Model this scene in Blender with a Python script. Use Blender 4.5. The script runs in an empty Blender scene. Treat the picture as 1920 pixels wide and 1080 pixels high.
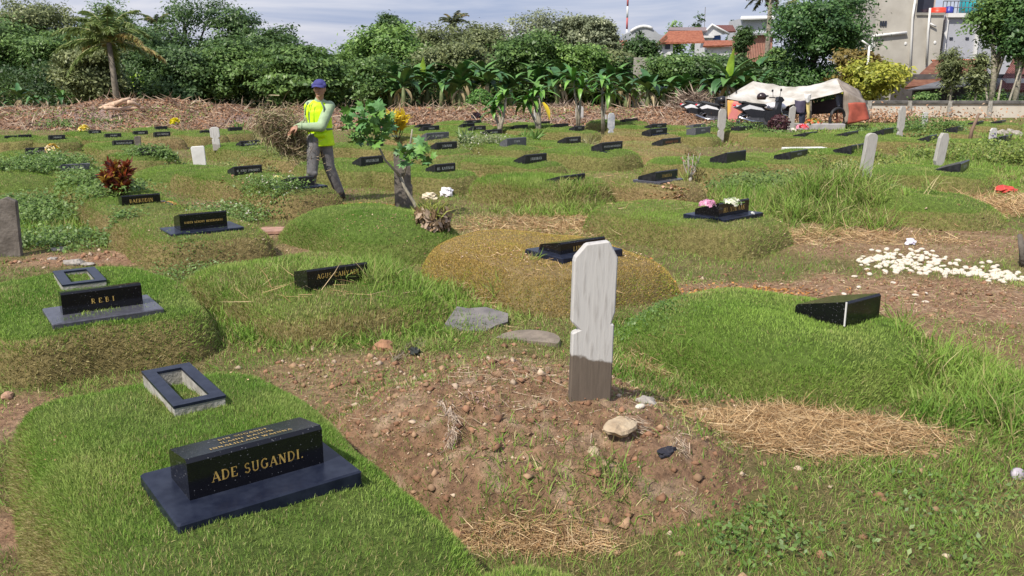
import bpy, math, random
import numpy as np
from mathutils import Vector, Matrix, Euler
rad = math.radians
S = bpy.context.scene
COL = S.collection
# ---------------------------------------------------------------- camera
F, HOR, CH = 1600.0, 145.0, 1.65
PITCH = math.atan((540 - HOR) / F)
cam = bpy.data.objects.new('camera', bpy.data.cameras.new('camera'))
COL.objects.link(cam)
cam.location = (0, 0, CH)
cam.rotation_euler = (rad(90) - PITCH, 0, 0)
cam.data.sensor_width = 36
cam.data.lens = F / 1920 * 36
cam.data.clip_end = 3000
cam.data.clip_start = 0.05
S.camera = cam
# ---------------------------------------------------------------- world and sun
SUN_EL, SH_AZ = rad(50), rad(38)       # shadows fall away from the viewer and to the right
W = bpy.data.worlds.new("World"); S.world = W; W.use_nodes = True
nt = W.node_tree; nt.nodes.clear()
wo = nt.nodes.new('ShaderNodeOutputWorld'); bg = nt.nodes.new('ShaderNodeBackground')
sky = nt.nodes.new('ShaderNodeTexSky'); sky.sky_type = 'NISHITA'; sky.sun_disc = False
sky.sun_elevation = SUN_EL; sky.sun_rotation = math.atan2(-math.sin(SH_AZ), -math.cos(SH_AZ)) % (2*math.pi)
sky.air_density = 1.3; sky.dust_density = 2.0; sky.ozone_density = 1.0
tc = nt.nodes.new('ShaderNodeTexCoord'); mp = nt.nodes.new('ShaderNodeMapping')
mp.inputs['Scale'].default_value = (2.2, 2.2, 17)
mp.inputs['Rotation'].default_value = (0, rad(5), 0)
nz = nt.nodes.new('ShaderNodeTexNoise'); nz.inputs['Scale'].default_value = 1.7; nz.inputs['Detail'].default_value = 7
nz.inputs['Roughness'].default_value = .55; nz.inputs['Distortion'].default_value = .4
cr = nt.nodes.new('ShaderNodeValToRGB')
cr.color_ramp.elements[0].position = .36; cr.color_ramp.elements[0].color = (2.35, 3.0, 4.9, 1)
cr.color_ramp.elements[1].position = .70; cr.color_ramp.elements[1].color = (6.0, 6.0, 6.8, 1)
mx = nt.nodes.new('ShaderNodeMix'); mx.data_type = 'RGBA'; mx.inputs['Factor'].default_value = .82
nt.links.new(tc.outputs['Generated'], mp.inputs['Vector']); nt.links.new(mp.outputs[0], nz.inputs['Vector'])
nt.links.new(nz.outputs['Fac'], cr.inputs[0]); nt.links.new(sky.outputs[0], mx.inputs['A']); nt.links.new(cr.outputs[0], mx.inputs['B'])
nt.links.new(mx.outputs['Result'], bg.inputs[0]); nt.links.new(bg.outputs[0], wo.inputs[0])
bg.inputs[1].default_value = .11
sl = bpy.data.lights.new('sun', 'SUN'); sl.energy = 4.2; sl.angle = rad(.6); sl.color = (1, .94, .84)
so = bpy.data.objects.new('sun', sl); COL.objects.link(so)
d = Vector((math.sin(SH_AZ)*math.cos(SUN_EL), math.cos(SH_AZ)*math.cos(SUN_EL), -math.sin(SUN_EL)))
so.rotation_euler = d.to_track_quat('-Z', 'Y').to_euler(); so.location = (-20, -20, 40)
S.view_settings.view_transform = 'Standard'; S.view_settings.look = 'None'; S.view_settings.exposure = 0.33
S.view_settings.gamma = 1
# ---------------------------------------------------------------- helpers
_c, _s = math.cos(PITCH), math.sin(PITCH)
def P(px, py, z=0.0):
    """ground position seen at a place of the photograph, at height z"""
    u, v = (px-960)/F, (540-py)/F
    d = Vector((u, _c+v*_s, -_s+v*_c)); t = (z-CH)/d.z
    return Vector((d.x*t, d.y*t, z))
def AT(px, py, Y):
    u, v = (px-960)/F, (540-py)/F
    t = Y/(_c+v*_s)
    return Vector((u*t, Y, CH+(-_s+v*_c)*t))
def depth(p): return p.y*_c + (CH-p.z)*_s
def PX(p):
    dd = depth(p); return 960+F*p.x/dd, 540-F*((p.z-CH)*_c+p.y*_s)/dd
def vn(x, y, sc=1.0, seed=0):
    x = np.asarray(x, float)*sc; y = np.asarray(y, float)*sc
    xi = np.floor(x).astype(np.int64); yi = np.floor(y).astype(np.int64)
    fx = x-xi; fy = y-yi; fx = fx*fx*(3-2*fx); fy = fy*fy*(3-2*fy)
    def h(a, b):
        n = (a*374761393 + b*668265263 + seed*974634777) & 0x7fffffff
        n = ((n ^ (n >> 13))*1274126177) & 0x7fffffff
        return ((n ^ (n >> 16)) & 0xffff)/65535.0
    return (h(xi, yi)*(1-fx)+h(xi+1, yi)*fx)*(1-fy)+(h(xi, yi+1)*(1-fx)+h(xi+1, yi+1)*fx)*fy
def fbm(x, y, sc=1.0, seed=0, o=3):
    r = 0; a = .5; t = 0
    for i in range(o): r = r+a*vn(x, y, sc*2**i, seed+i*7); t += a; a *= .5
    return r/t
def tag(o, label=None, cat=None, group=None, kind=None):
    if label: o['label'] = label
    if cat: o['category'] = cat
    if group: o['group'] = group
    if kind: o['kind'] = kind
    return o
def empty(name, loc=(0, 0, 0), rz=0):
    o = bpy.data.objects.new(name, None); COL.objects.link(o); o.location = loc; o.rotation_euler = (0, 0, rz)
    o.empty_display_size = .1; return o
def setmats(me, mats):
    for m in (mats if isinstance(mats, (list, tuple)) else [mats]): me.materials.append(m)
class MB:
    def __init__(s): s.v = []; s.f = []; s.m = []; s.sm = []
    def add(s, vs, fs, mi=0, M=None, smooth=False):
        b = len(s.v)
        for q in vs:
            q = Vector(q)
            s.v.append(tuple(M @ q) if M else tuple(q))
        for f in fs: s.f.append([b+i for i in f]); s.m.append(mi); s.sm.append(smooth)
        return s
    def box(s, c, d, mi=0, M=None, bev=0.0, top=1.0):
        x, y, z = d[0]/2, d[1]/2, d[2]/2; cx, cy, cz = c
        if bev <= 0:
            vs = [(cx+a*x*(top if e > 0 else 1), cy+b*y*(top if e > 0 else 1), cz+e*z) for e in (-1, 1) for a, b in ((-1, -1), (1, -1), (1, 1), (-1, 1))]
            return s.add(vs, [(3, 2, 1, 0), (4, 5, 6, 7), (0, 1, 5, 4), (1, 2, 6, 5), (2, 3, 7, 6), (3, 0, 4, 7)], mi, M)
        vs = []
        for zz, k in ((-z, bev), (-z+bev, 0), (z-bev, 0), (z, bev)):
            for a, b in ((-1, -1), (1, -1), (1, 1), (-1, 1)):
                X, Y = x-k, y-k
                if a*b > 0: vs += [(cx+a*X, cy+b*(Y-bev), cz+zz), (cx+a*(X-bev), cy+b*Y, cz+zz)][::1]
                else: vs += [(cx+a*(X-bev), cy+b*Y, cz+zz), (cx+a*X, cy+b*(Y-bev), cz+zz)]
        fs = [tuple(range(7, -1, -1)), tuple(range(24, 32))]
        for r in range(3):
            for i in range(8): j = (i+1) % 8; fs.append((r*8+i, r*8+j, r*8+8+j, r*8+8+i))
        return s.add(vs, fs, mi, M)
    def tube(s, pts, r, n=8, mi=0, M=None, flat=1.0, caps=True):
        pts = [Vector(p) for p in pts]; k = len(pts)
        rs = r if isinstance(r, (list, tuple)) else [r]*k
        vs = []; up0 = Vector((0, 0, 1))
        for i, p in enumerate(pts):
            t = (pts[min(i+1, k-1)]-pts[max(i-1, 0)]).normalized()
            up = up0 if abs(t.z) < .95 else Vector((1, 0, 0))
            a = t.cross(up).normalized(); b = t.cross(a)
            for j in range(n):
                w = 2*math.pi*j/n
                vs.append(p+a*math.cos(w)*rs[i]+b*math.sin(w)*rs[i]*flat)
        fs = [(i*n+j, i*n+(j+1) % n, (i+1)*n+(j+1) % n, (i+1)*n+j) for i in range(k-1) for j in range(n)]
        if caps: fs += [tuple(range(n-1, -1, -1)), tuple(range((k-1)*n, k*n))]
        return s.add(vs, fs, mi, M, True)
    def ell(s, c, r, n=12, mi=0, M=None, R=None, noise=0, seed=0):
        vs = []; rn = random.Random(seed); c = Vector(c)
        for i in range(1, n):
            a = math.pi*i/n
            for j in range(2*n):
                b = math.pi*j/n; k = 1+(rn.random()-.5)*noise
                q = Vector((math.sin(a)*math.cos(b)*r[0]*k, math.sin(a)*math.sin(b)*r[1]*k, math.cos(a)*r[2]*k))
                vs.append(c+(R @ q if R else q))
        q = Vector((0, 0, r[2])); t = len(vs); vs.append(c+(R @ q if R else q)); vs.append(c-(R @ q if R else q))
        m = 2*n; fs = [(i*m+j, (i+1)*m+j, (i+1)*m+(j+1) % m, i*m+(j+1) % m) for i in range(n-2) for j in range(m)]
        fs += [(t, j, (j+1) % m) for j in range(m)]+[(t+1, (n-2)*m+(j+1) % m, (n-2)*m+j) for j in range(m)]
        return s.add(vs, fs, mi, M, True)
    def prism(s, poly, w, axis='x', mi=0, M=None, off=0):
        """poly in the plane across `axis`, extruded w (centred at off)"""
        n = len(poly); vs = []
        for e in (-.5, .5):
            for a, b in poly:
                k = e*w+off
                vs.append({'x': (k, a, b), 'y': (a, k, b), 'z': (a, b, k)}[axis])
        fs = [tuple(range(n-1, -1, -1)), tuple(range(n, 2*n))]+[(i, (i+1) % n, n+(i+1) % n, n+i) for i in range(n)]
        return s.add(vs, fs, mi, M)
    def build(s, name, mats, parent=None, loc=None, rz=0):
        me = bpy.data.meshes.new(name); me.from_pydata(s.v, [], s.f); setmats(me, mats)
        me.polygons.foreach_set('material_index', s.m); me.polygons.foreach_set('use_smooth', s.sm); me.update()
        if any(s.sm) is False or True:
            import bmesh
            b = bmesh.new(); b.from_mesh(me); bmesh.ops.recalc_face_normals(b, faces=b.faces); b.to_mesh(me); b.free()
        o = bpy.data.objects.new(name, me); COL.objects.link(o)
        if parent: o.parent = parent
        if loc is not None: o.location = loc
        if rz: o.rotation_euler = (0, 0, rz)
        return o
def npmesh(name, V, faces_n, mat, col=None, parent=None, smooth=False):
    """V (N,3); faces_n: list of (M,k) int arrays; col (N,3) point colours"""
    me = bpy.data.meshes.new(name); me.vertices.add(len(V)); me.vertices.foreach_set('co', np.ascontiguousarray(V, np.float32).ravel())
    nl = sum(f.size for f in faces_n); nf = sum(len(f) for f in faces_n)
    me.loops.add(nl); me.polygons.add(nf)
    me.loops.foreach_set('vertex_index', np.concatenate([f.ravel() for f in faces_n]).astype(np.int32))
    st = []; k = 0
    for f in faces_n: st.append(k+np.arange(len(f))*f.shape[1]); k += f.size
    me.polygons.foreach_set('loop_start', np.concatenate(st).astype(np.int32))
    if smooth: me.polygons.foreach_set('use_smooth', np.ones(nf, bool))
    me.update(calc_edges=True)
    if col is not None:
        a = me.color_attributes.new('Col', 'FLOAT_COLOR', 'POINT')
        c = np.ones((len(V), 4), np.float32); c[:, :3] = np.clip(col, 0, 1); a.data.foreach_set('color', c.ravel())
    setmats(me, mat)
    o = bpy.data.objects.new(name, me); COL.objects.link(o)
    if parent: o.parent = parent
    return o
# ---------------------------------------------------------------- materials
def mat(name, col, rough=.8, var=.15, scale=8, bump=.0, col2=None, metal=0, spec=.5, dist=.02, det=5, lo=.35, hi=.65, coord='Object'):
    m = bpy.data.materials.new(name); m.use_nodes = True; n = m.node_tree; b = n.nodes['Principled BSDF']
    b.inputs['Roughness'].default_value = rough; b.inputs['Metallic'].default_value = metal
    b.inputs['Specular IOR Level'].default_value = spec
    t = n.nodes.new('ShaderNodeTexCoord'); q = n.nodes.new('ShaderNodeTexNoise')
    q.inputs['Scale'].default_value = scale; q.inputs['Detail'].default_value = det
    n.links.new(t.outputs[coord], q.inputs['Vector'])
    r = n.nodes.new('ShaderNodeValToRGB'); r.color_ramp.elements[0].position = lo; r.color_ramp.elements[1].position = hi
    c2 = col2 if col2 else tuple(min(1, x*(1+var)) for x in col)
    c1 = col if col2 else tuple(x*(1-var) for x in col)
    r.color_ramp.elements[0].color = (*c1, 1); r.color_ramp.elements[1].color = (*c2, 1)
    n.links.new(q.outputs['Fac'], r.inputs[0]); n.links.new(r.outputs[0], b.inputs['Base Color'])
    if bump:
        q2 = n.nodes.new('ShaderNodeTexNoise'); q2.inputs['Scale'].default_value = scale*3; q2.inputs['Detail'].default_value = 6
        n.links.new(t.outputs[coord], q2.inputs['Vector'])
        u = n.nodes.new('ShaderNodeBump'); u.inputs['Strength'].default_value = bump; u.inputs['Distance'].default_value = dist
        n.links.new(q2.outputs['Fac'], u.inputs['Height']); n.links.new(u.outputs[0], b.inputs['Normal'])
    return m
def leafmat(name, tr=.3, rough=.55, spec=.3):
    m = bpy.data.materials.new(name); m.use_nodes = True; n = m.node_tree; b = n.nodes['Principled BSDF']
    a = n.nodes.new('ShaderNodeVertexColor'); a.layer_name = 'Col'
    b.inputs['Roughness'].default_value = rough; b.inputs['Specular IOR Level'].default_value = spec
    n.links.new(a.outputs[0], b.inputs['Base Color'])
    t = n.nodes.new('ShaderNodeBsdfTranslucent'); n.links.new(a.outputs[0], t.inputs[0])
    x = n.nodes.new('ShaderNodeMixShader'); x.inputs[0].default_value = tr
    n.links.new(b.outputs[0], x.inputs[1]); n.links.new(t.outputs[0], x.inputs[2])
    n.links.new(x.outputs[0], n.nodes['Material Output'].inputs['Surface']); return m
GRASS = leafmat('grass', .25, .6, .25); LEAF = leafmat('leaf', .28, .45, .4); DRY = leafmat('dry_stalk', .12, .8, .1)
LITTER = leafmat('litter', .05, .9, .1)
BLACK = mat('black_granite', (.006, .006, .008), .14, 0, 130, col2=(.16, .16, .17), lo=.69, hi=.74, spec=.5, det=1)
BLACKD = mat('worn_black_granite', (.012, .012, .015), .3, 0, 25, col2=(.03, .03, .034), spec=.4)
NAVY = mat('dark_slate_plate', (.010, .013, .026), .30, 0, 20, col2=(.022, .027, .045), spec=.18)
PLATEG = mat('grey_granite_plate', (.07, .07, .085), .3, .2, 40, spec=.5)
GREYST = mat('grey_stone', (.09, .092, .10), .5, .25, 30, bump=.1)
CEMENT = mat('cement', (.42, .40, .36), .9, 0, 14, bump=.4, col2=(.25, .235, .2))
WHITEST = mat('white_painted_stone', (.62, .60, .57), .8, 0, 5, bump=.15, col2=(.75, .73, .70))
GOLD = mat('gold_paint', (.62, .42, .12), .4, .2, 60, metal=.3)
WHITEP = mat('white_letter', (.6, .6, .55), .6, .1, 60)
REDP = mat('orange_letter', (.5, .2, .08), .6, .1, 60)
OLDWOOD = mat('old_wood', (.10, .085, .07), .9, 0, 9, bump=.5, col2=(.19, .165, .14))
BARK = mat('bark', (.09, .075, .055), .95, .35, 6, bump=.6)
PALEBARK = mat('pale_bark', (.30, .27, .21), .9, .3, 10, bump=.4)
# ---------------------------------------------------------------- leaves and blades
rng = np.random.default_rng(5)
def unit(v): return v/np.maximum(np.linalg.norm(v, axis=1, keepdims=True), 1e-9)
def blades(name, p, up, h, w, lean, col, mat_, parent=None, seg=2, droop=.35):
    """p (n,3) roots, up (n,3) directions, h, w (n,) ; lean = random bend"""
    n = len(p); r = rng.normal(size=(n, 3)); up = unit(up+r*np.asarray(lean).reshape(-1, 1))
    side = unit(np.cross(up, rng.normal(size=(n, 3)))); bend = unit(np.cross(up, side))
    h = np.broadcast_to(h, n)[:, None]; w = np.broadcast_to(w, n)[:, None]
    if seg == 1:
        V = np.stack([p-side*w/2, p+side*w/2, p+up*h+bend*h*droop*.5], 1).reshape(-1, 3)
        Fc = [np.arange(n*3).reshape(n, 3)]; k = 3
    else:
        m = p+up*h*.55+bend*h*droop*.12; t = p+up*h*(1-droop*.2)+bend*h*droop*.6
        V = np.stack([p-side*w/2, p+side*w/2, m+side*w*.4, m-side*w*.4, t], 1).reshape(-1, 3)
        b = (np.arange(n)*5)[:, None]
        Fc = [b+np.array([[0, 1, 2, 3]]), b+np.array([[3, 2, 4]])]; k = 5
    C = np.repeat(col, k, axis=0)
    return npmesh(name, V, Fc, mat_, C, parent)
def leaves(name, p, nrm, size, asp, col, mat_=None, parent=None):
    """diamond shaped leaf quads"""
    n = len(p); nrm = unit(nrm); a = unit(np.cross(nrm, rng.normal(size=(n, 3)))); b = np.cross(nrm, a)
    s = np.broadcast_to(size, n)[:, None]
    V = np.stack([p-a*s*.5, p+b*s*asp*.5+nrm*s*.08, p+a*s*.5, p-b*s*asp*.5+nrm*s*.08], 1).reshape(-1, 3)
    return npmesh(name, V, [np.arange(n*4).reshape(n, 4)], mat_ or LEAF, np.repeat(col, 4, axis=0), parent)
def mixc(c1, c2, t): t = np.asarray(t).reshape(-1, 1); return np.asarray(c1)*(1-t)+np.asarray(c2)*t
G1, G2, G3 = np.array((.13, .26, .035)), np.array((.29, .43, .08)), np.array((.44, .47, .16))     # deep, fresh, yellowish green
B1, B2, B3 = np.array((.44, .33, .17)), np.array((.27, .18, .09)), np.array((.62, .48, .28))         # straw, brown, pale straw
def grasscol(n, dry, x, y, fresh=.5):
    t = np.clip(fresh+(fbm(x, y, 1.6, 3)-.5)*1.4+rng.normal(size=n)*.18, 0, 1)
    g = mixc(G1, G2, t); g = mixc(g, G3, np.clip((fbm(x, y, 3.1, 9)-.5)*1.6+rng.normal(size=n)*.12, 0, .7))
    k = rng.random(n)[:, None]; b = np.where(k < .45, B1, np.where(k < .8, B2, B3))
    isdry = (rng.random(n) < dry)[:, None]
    return np.where(isdry, b*.72+g*.28, g)*rng.uniform(.84, 1.12, (n, 1))
# ---------------------------------------------------------------- ground sheet
def gz(x, y): return (fbm(x, y, .55, 21, 2)-.5)*.07+(fbm(x, y, 3.0, 31, 2)-.5)*.025
# areas of ground cover: place, radii in metres, (grass density, dryness, blade height, bare soil)
AREAS = []
def area(px, py, rx, ry, dens=None, dry=None, tall=None, soil=None, az=0):
    c = P(px, py); AREAS.append((c.x, c.y, rx, ry, rad(az), dens, dry, tall, soil))
area(950, 800, 1.15, .95, .13, .6, .05, .9)
area(1050, 960, .7, .3, .3, .75, .05, .8)
area(660, 700, .55, .35, .35, .7, .05, .7)
area(900, 545, .8, .45, .25, .85, .05, .75)
area(1500, 545, 1.6, .35, .15, .8, .05, .85)
area(1780, 560, 1.3, .75, .14, .8, .04, .95)
area(1880, 660, .6, .7, .4, .6, .05, .7)
area(1700, 450, 1.9, .9, .4, .85, .05, .7)
area(1800, 385, 2.2, .9, .8, .95, .07, .5)
area(1150, 365, 1.6, 1.4, .8, .85, .05, .3)
area(1020, 425, 1.5, .8, .75, .85, .06, .4)
area(720, 475, 1.6, .45, .5, .85, .05, .6)
area(230, 485, 1.2, .45, .15, .8, .04, .95)
area(540, 435, .7, .4, .3, .8, .04, .8)
area(520, 375, 1.0, 1.3, .5, .7, .05, .7)
area(20, 780, .28, .3, .25, .7, .04, .9)
area(20, 985, .25, .2, .15, .9, .04, .9)
area(650, 610, 1.0, .55, 1.0, .3, .13, .2)
area(760, 560, .5, .4, 1.0, .25, .16, .1)
area(450, 560, .5, .5, 1.0, .5, .10, .2)
area(1530, 380, 1.6, 1.3, 1.0, .22, .26, .1)
area(1390, 440, 1.0, .4, .9, .45, .08, .2)
area(1850, 760, .5, .7, 1.0, .25, .17, .1)
area(1540, 1000, 1.6, .42, .9, .45, .055, .2)
area(1750, 860, .7, .35, .95, .4, .07, .2)
area(1420, 720, .8, .4, .9, .4, .06, .2)
area(1180, 640, .3, .45, .9, .35, .08, .2)
area(1480, 810, .62, .33, .35, .95, .04, .45)
area(1000, 1010, .35, .12, .3, .95, .03, .5)
area(640, 900, .12, .4, .3, .6, .04, .8, -35)
area(1650, 320, 2.5, 2.2, .9, .35, .18, .2)
area(1800, 250, 5, 4, .9, .35, .15, .1)
area(1380, 265, 2.0, 2.0, .7, .6, .10, .4)
area(100, 420, 1.4, 1.3, .8, .3, .12, .2)
def cover(x, y):
    dens = np.full(len(x), .85); dry = .42+(fbm(x, y, .8, 2)-.5)*.7; tall = .034+.03*fbm(x, y, 1.5, 4); soil = np.full(len(x), .25)
    for cx, cy, rx, ry, az, de, dr, ta, sl_ in AREAS:
        dx, dy = x-cx, y-cy; c, s = math.cos(az), math.sin(az)
        u = (dx*c-dy*s)/rx; v = (dx*s+dy*c)/ry
        k = 1-np.clip((np.sqrt(u*u+v*v)+(fbm(x, y, 2.2, 11)-.5)*.8-.72)/.5, 0, 1)
        if de is not None: dens = dens*(1-k)+de*k
        if dr is not None: dry = dry*(1-k)+dr*k
        if ta is not None: tall = tall*(1-k)+ta*k
        if sl_ is not None: soil = soil*(1-k)+sl_*k
    return dens, dry, tall, soil
def spaced(a, b, s0, grow, lim):
    r = [a]
    return r
xs = list(np.arange(-6, 6.01, .07)); s = .09
while xs[-1] < 900: xs.append(xs[-1]+s); s *= 1.045
s = .09; xs = xs[::-1]
while xs[-1] > -900: xs.append(xs[-1]-s); s *= 1.045
xs = np.array(xs[::-1])
ys = list(np.arange(-1.5, 9, .07)); s = .08
while ys[-1] < 1800: ys.append(ys[-1]+s); s *= 1.03
ys = [-40, -12, -4]+ys; ys = np.array(ys)
X, Y = np.meshgrid(xs, ys); x, y = X.ravel(), Y.ravel()
z = gz(x, y)*np.clip(1-(np.abs(y)-60)/60, 0, 1)
de, dr, ta, sl_ = cover(x, y)
z += (fbm(x, y, 7, 5, 2)-.5)*.03*sl_*(y < 20)
soilc = mixc((.26, .145, .085), (.39, .25, .155), fbm(x, y, 3, 17)); soilc = mixc(soilc, (.48, .34, .22), np.clip((vn(x, y, 14, 8)-.6)*2, 0, .7))
gr = mixc((.075, .10, .02), (.20, .17, .07), dr)
col = mixc(gr, soilc, np.clip(sl_*1.1+(fbm(x, y, 5, 23)-.5)*.5, 0, 1))
col = mixc(col, (.06, .08, .03), np.clip((y-60)/60, 0, 1))
nx, ny = len(xs), len(ys)
i = (np.arange(ny-1)[:, None]*nx+np.arange(nx-1)[None]).ravel()
Fq = np.stack([i, i+1, i+nx+1, i+nx], 1)
GM = bpy.data.materials.new('ground'); GM.use_nodes = True; n_ = GM.node_tree; b_ = n_.nodes['Principled BSDF']
a_ = n_.nodes.new('ShaderNodeVertexColor'); a_.layer_name = 'Col'; t_ = n_.nodes.new('ShaderNodeTexCoord')
q_ = n_.nodes.new('ShaderNodeTexNoise'); q_.inputs['Scale'].default_value = 22; q_.inputs['Detail'].default_value = 9; q_.inputs['Roughness'].default_value = .7
v_ = n_.nodes.new('ShaderNodeMapRange'); v_.inputs[1].default_value = .3; v_.inputs[2].default_value = .7; v_.inputs[3].default_value = .45; v_.inputs[4].default_value = 1.45
m_ = n_.nodes.new('ShaderNodeMix'); m_.data_type = 'RGBA'; m_.blend_type = 'MULTIPLY'; m_.inputs['Factor'].default_value = 1
u_ = n_.nodes.new('ShaderNodeBump'); u_.inputs['Strength'].default_value = .9; u_.inputs['Distance'].default_value = .05
for a, b in ((t_.outputs['Object'], q_.inputs['Vector']), (q_.outputs['Fac'], v_.inputs[0]), (a_.outputs[0], m_.inputs['A']), (v_.outputs[0], m_.inputs['B']),
             (m_.outputs['Result'], b_.inputs['Base Color']), (q_.outputs['Fac'], u_.inputs['Height']), (u_.outputs[0], b_.inputs['Normal'])): n_.links.new(a, b)
b_.inputs['Roughness'].default_value = .95; b_.inputs['Specular IOR Level'].default_value = .15
tag(npmesh('ground', np.stack([x, y, z], 1), [Fq], GM, col, smooth=True), kind='structure')
# ---------------------------------------------------------------- grave mounds
MOUNDS = []     # cx, cy, cos, sin, halfB, halfA
BAZ, AAZ = rad(54), rad(-36)
def edge_r(th, hb, ha, sd, p=4.0, wob=.05):
    c, s = np.abs(np.cos(th)), np.abs(np.sin(th))
    R = ((c/hb)**p+(s/ha)**p)**(-1/p)
    return R*(1+wob*(np.sin(2*th+sd)+.7*np.sin(3*th+sd*2.3)+.5*np.sin(5*th+sd*.7)))
def mound_z(r, th, H, pw, sd):
    q = np.clip(r, 0, 1.06)
    return H*(1-np.minimum(q, 1.02)**pw)+.025*(1-q*q)+.012*np.sin(5*r*np.cos(th)+sd)*np.cos(4*r*np.sin(th)+sd*2)-np.clip(q-1, 0, 1)*1.5
def soilx(x, y): return (fbm(x, y, 6, 3)-.5)*.085+(vn(x, y, 15, 5)-.5)*.03+(vn(x, y, 33, 15)-.5)*.014
def mound(c, baz=BAZ, hb=.5, ha=1.05, H=.22, pw=9, dry=.12, sidedry=.5, sd=0, label=None, soil=False, fresh=.55, hgt=.023, p=4.0, wob=.04, group='turf grave mounds', dens=1.0, tint=None):
    c = Vector((c.x, c.y, 0)); rz = rad(90)-baz
    base = float(gz(np.array([c.x]), np.array([c.y]))[0])
    o = empty('soil_grave_mound' if soil else 'grave_mound', (c.x, c.y, base), rz)
    tag(o, label, 'grave mound', group)
    nth, nr = (300 if soil else 96), 26
    th = np.linspace(0, 2*np.pi, nth, endpoint=False); rr = np.concatenate([[0.0], np.linspace(.08, .75, 10), np.linspace(.79, 1.06, 15)]) if not soil else np.linspace(0, 1.06, 110)
    T, Rr = np.meshgrid(th, rr); R = edge_r(T, hb, ha, sd, p, wob)
    x = (Rr*R*np.cos(T)).ravel(); y = (Rr*R*np.sin(T)).ravel(); z = mound_z(Rr, T, H, pw, sd).ravel()
    if soil: z = z+soilx(x, y)
    else: z = z+(fbm(x+c.x, y+c.y, 3, 3)-.5)*.055
    i = np.arange(len(rr)-1)[:, None]*nth; j = np.arange(nth)[None]; j2 = (j+1) % nth
    Fm = np.stack([(i+j).ravel(), (i+j2).ravel(), (i+nth+j2).ravel(), (i+nth+j).ravel()], 1)
    if soil: col = mixc(mixc((.20, .115, .065), (.36, .225, .14), fbm(x, y, 4, 7)), (.50, .37, .25), np.clip((vn(x, y, 12, 6)-.62)*2, 0, .8))
    else: col = mixc((.10, .16, .03), (.26, .19, .09), np.clip(dry+(Rr.ravel() > .85)*sidedry, 0, 1))
    npmesh('soil' if soil else 'turf_bed', np.stack([x, y, z], 1), [Fm], GM, col, o, smooth=True)
    MOUNDS.append((c.x, c.y, math.cos(rz), math.sin(rz), hb, ha, sd, H, pw, p, wob, base, soil))
    # grass
    D = max(2.0, c.length); near = D < 7.5
    A = 4*hb*ha*1.25
    n = int(A*min(38000, 38000*(3.2/D)**1.55)*dens)*(1 if not soil else 1)
    if soil: n = int(n*.16)
    wd = .0023*(D/3.2)**.8; hg = hgt*(1+.15*max(0, (D-4)/10))
    th = rng.random(n)*2*np.pi; r = np.sqrt(rng.random(n)); ns = int(n*.36); r[:ns] = rng.uniform(.82, 1.04, ns)
    R = edge_r(th, hb, ha, sd, p, wob)
    def pos(r, th): Rr = edge_r(th, hb, ha, sd, p, wob); return np.stack([r*Rr*np.cos(th), r*Rr*np.sin(th), mound_z(r, th, H, pw, sd)], 1)
    q = pos(r, th); e = .015
    nx_ = pos(r+e, th)-q; ny_ = pos(r, th+e)-q; nrm = unit(np.cross(nx_, ny_)); nrm[nrm[:, 2] < 0] *= -1
    z_extra = (fbm(q[:, 0]+c.x, q[:, 1]+c.y, 3, 3)-.5)*.055; q[:, 2] += z_extra-.004
    if soil: q[:, 2] += soilx(q[:, 0], q[:, 1])-z_extra
    side = np.clip((r-.85)/.10, 0, 1)
    gx, gy = q[:, 0]+c.x*1.7, q[:, 1]+c.y*1.3
    dd = np.clip(dry+side*sidedry+(fbm(gx, gy, 2.3, 40)-.55)*1.3+(vn(gx, gy, 6, 41)-.5)*.35, .02, .95)
    colb = grasscol(n, dd, gx, gy, fresh)
    if tint: colb = colb*np.array(tint)
    if soil: colb = grasscol(n, .6+0*dd, gx, gy, .4)
    up = nrm*.55+np.array([0, 0, .6]); h = hg*rng.uniform(.6, 1.25, n)*(1+.25*side)
    blades('grass' if soil else 'turf', q, up, h, wd*rng.uniform(.7, 1.3, n), .38, colb, GRASS, o, 2 if near else 1)['kind'] = 'stuff'
    return o
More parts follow.
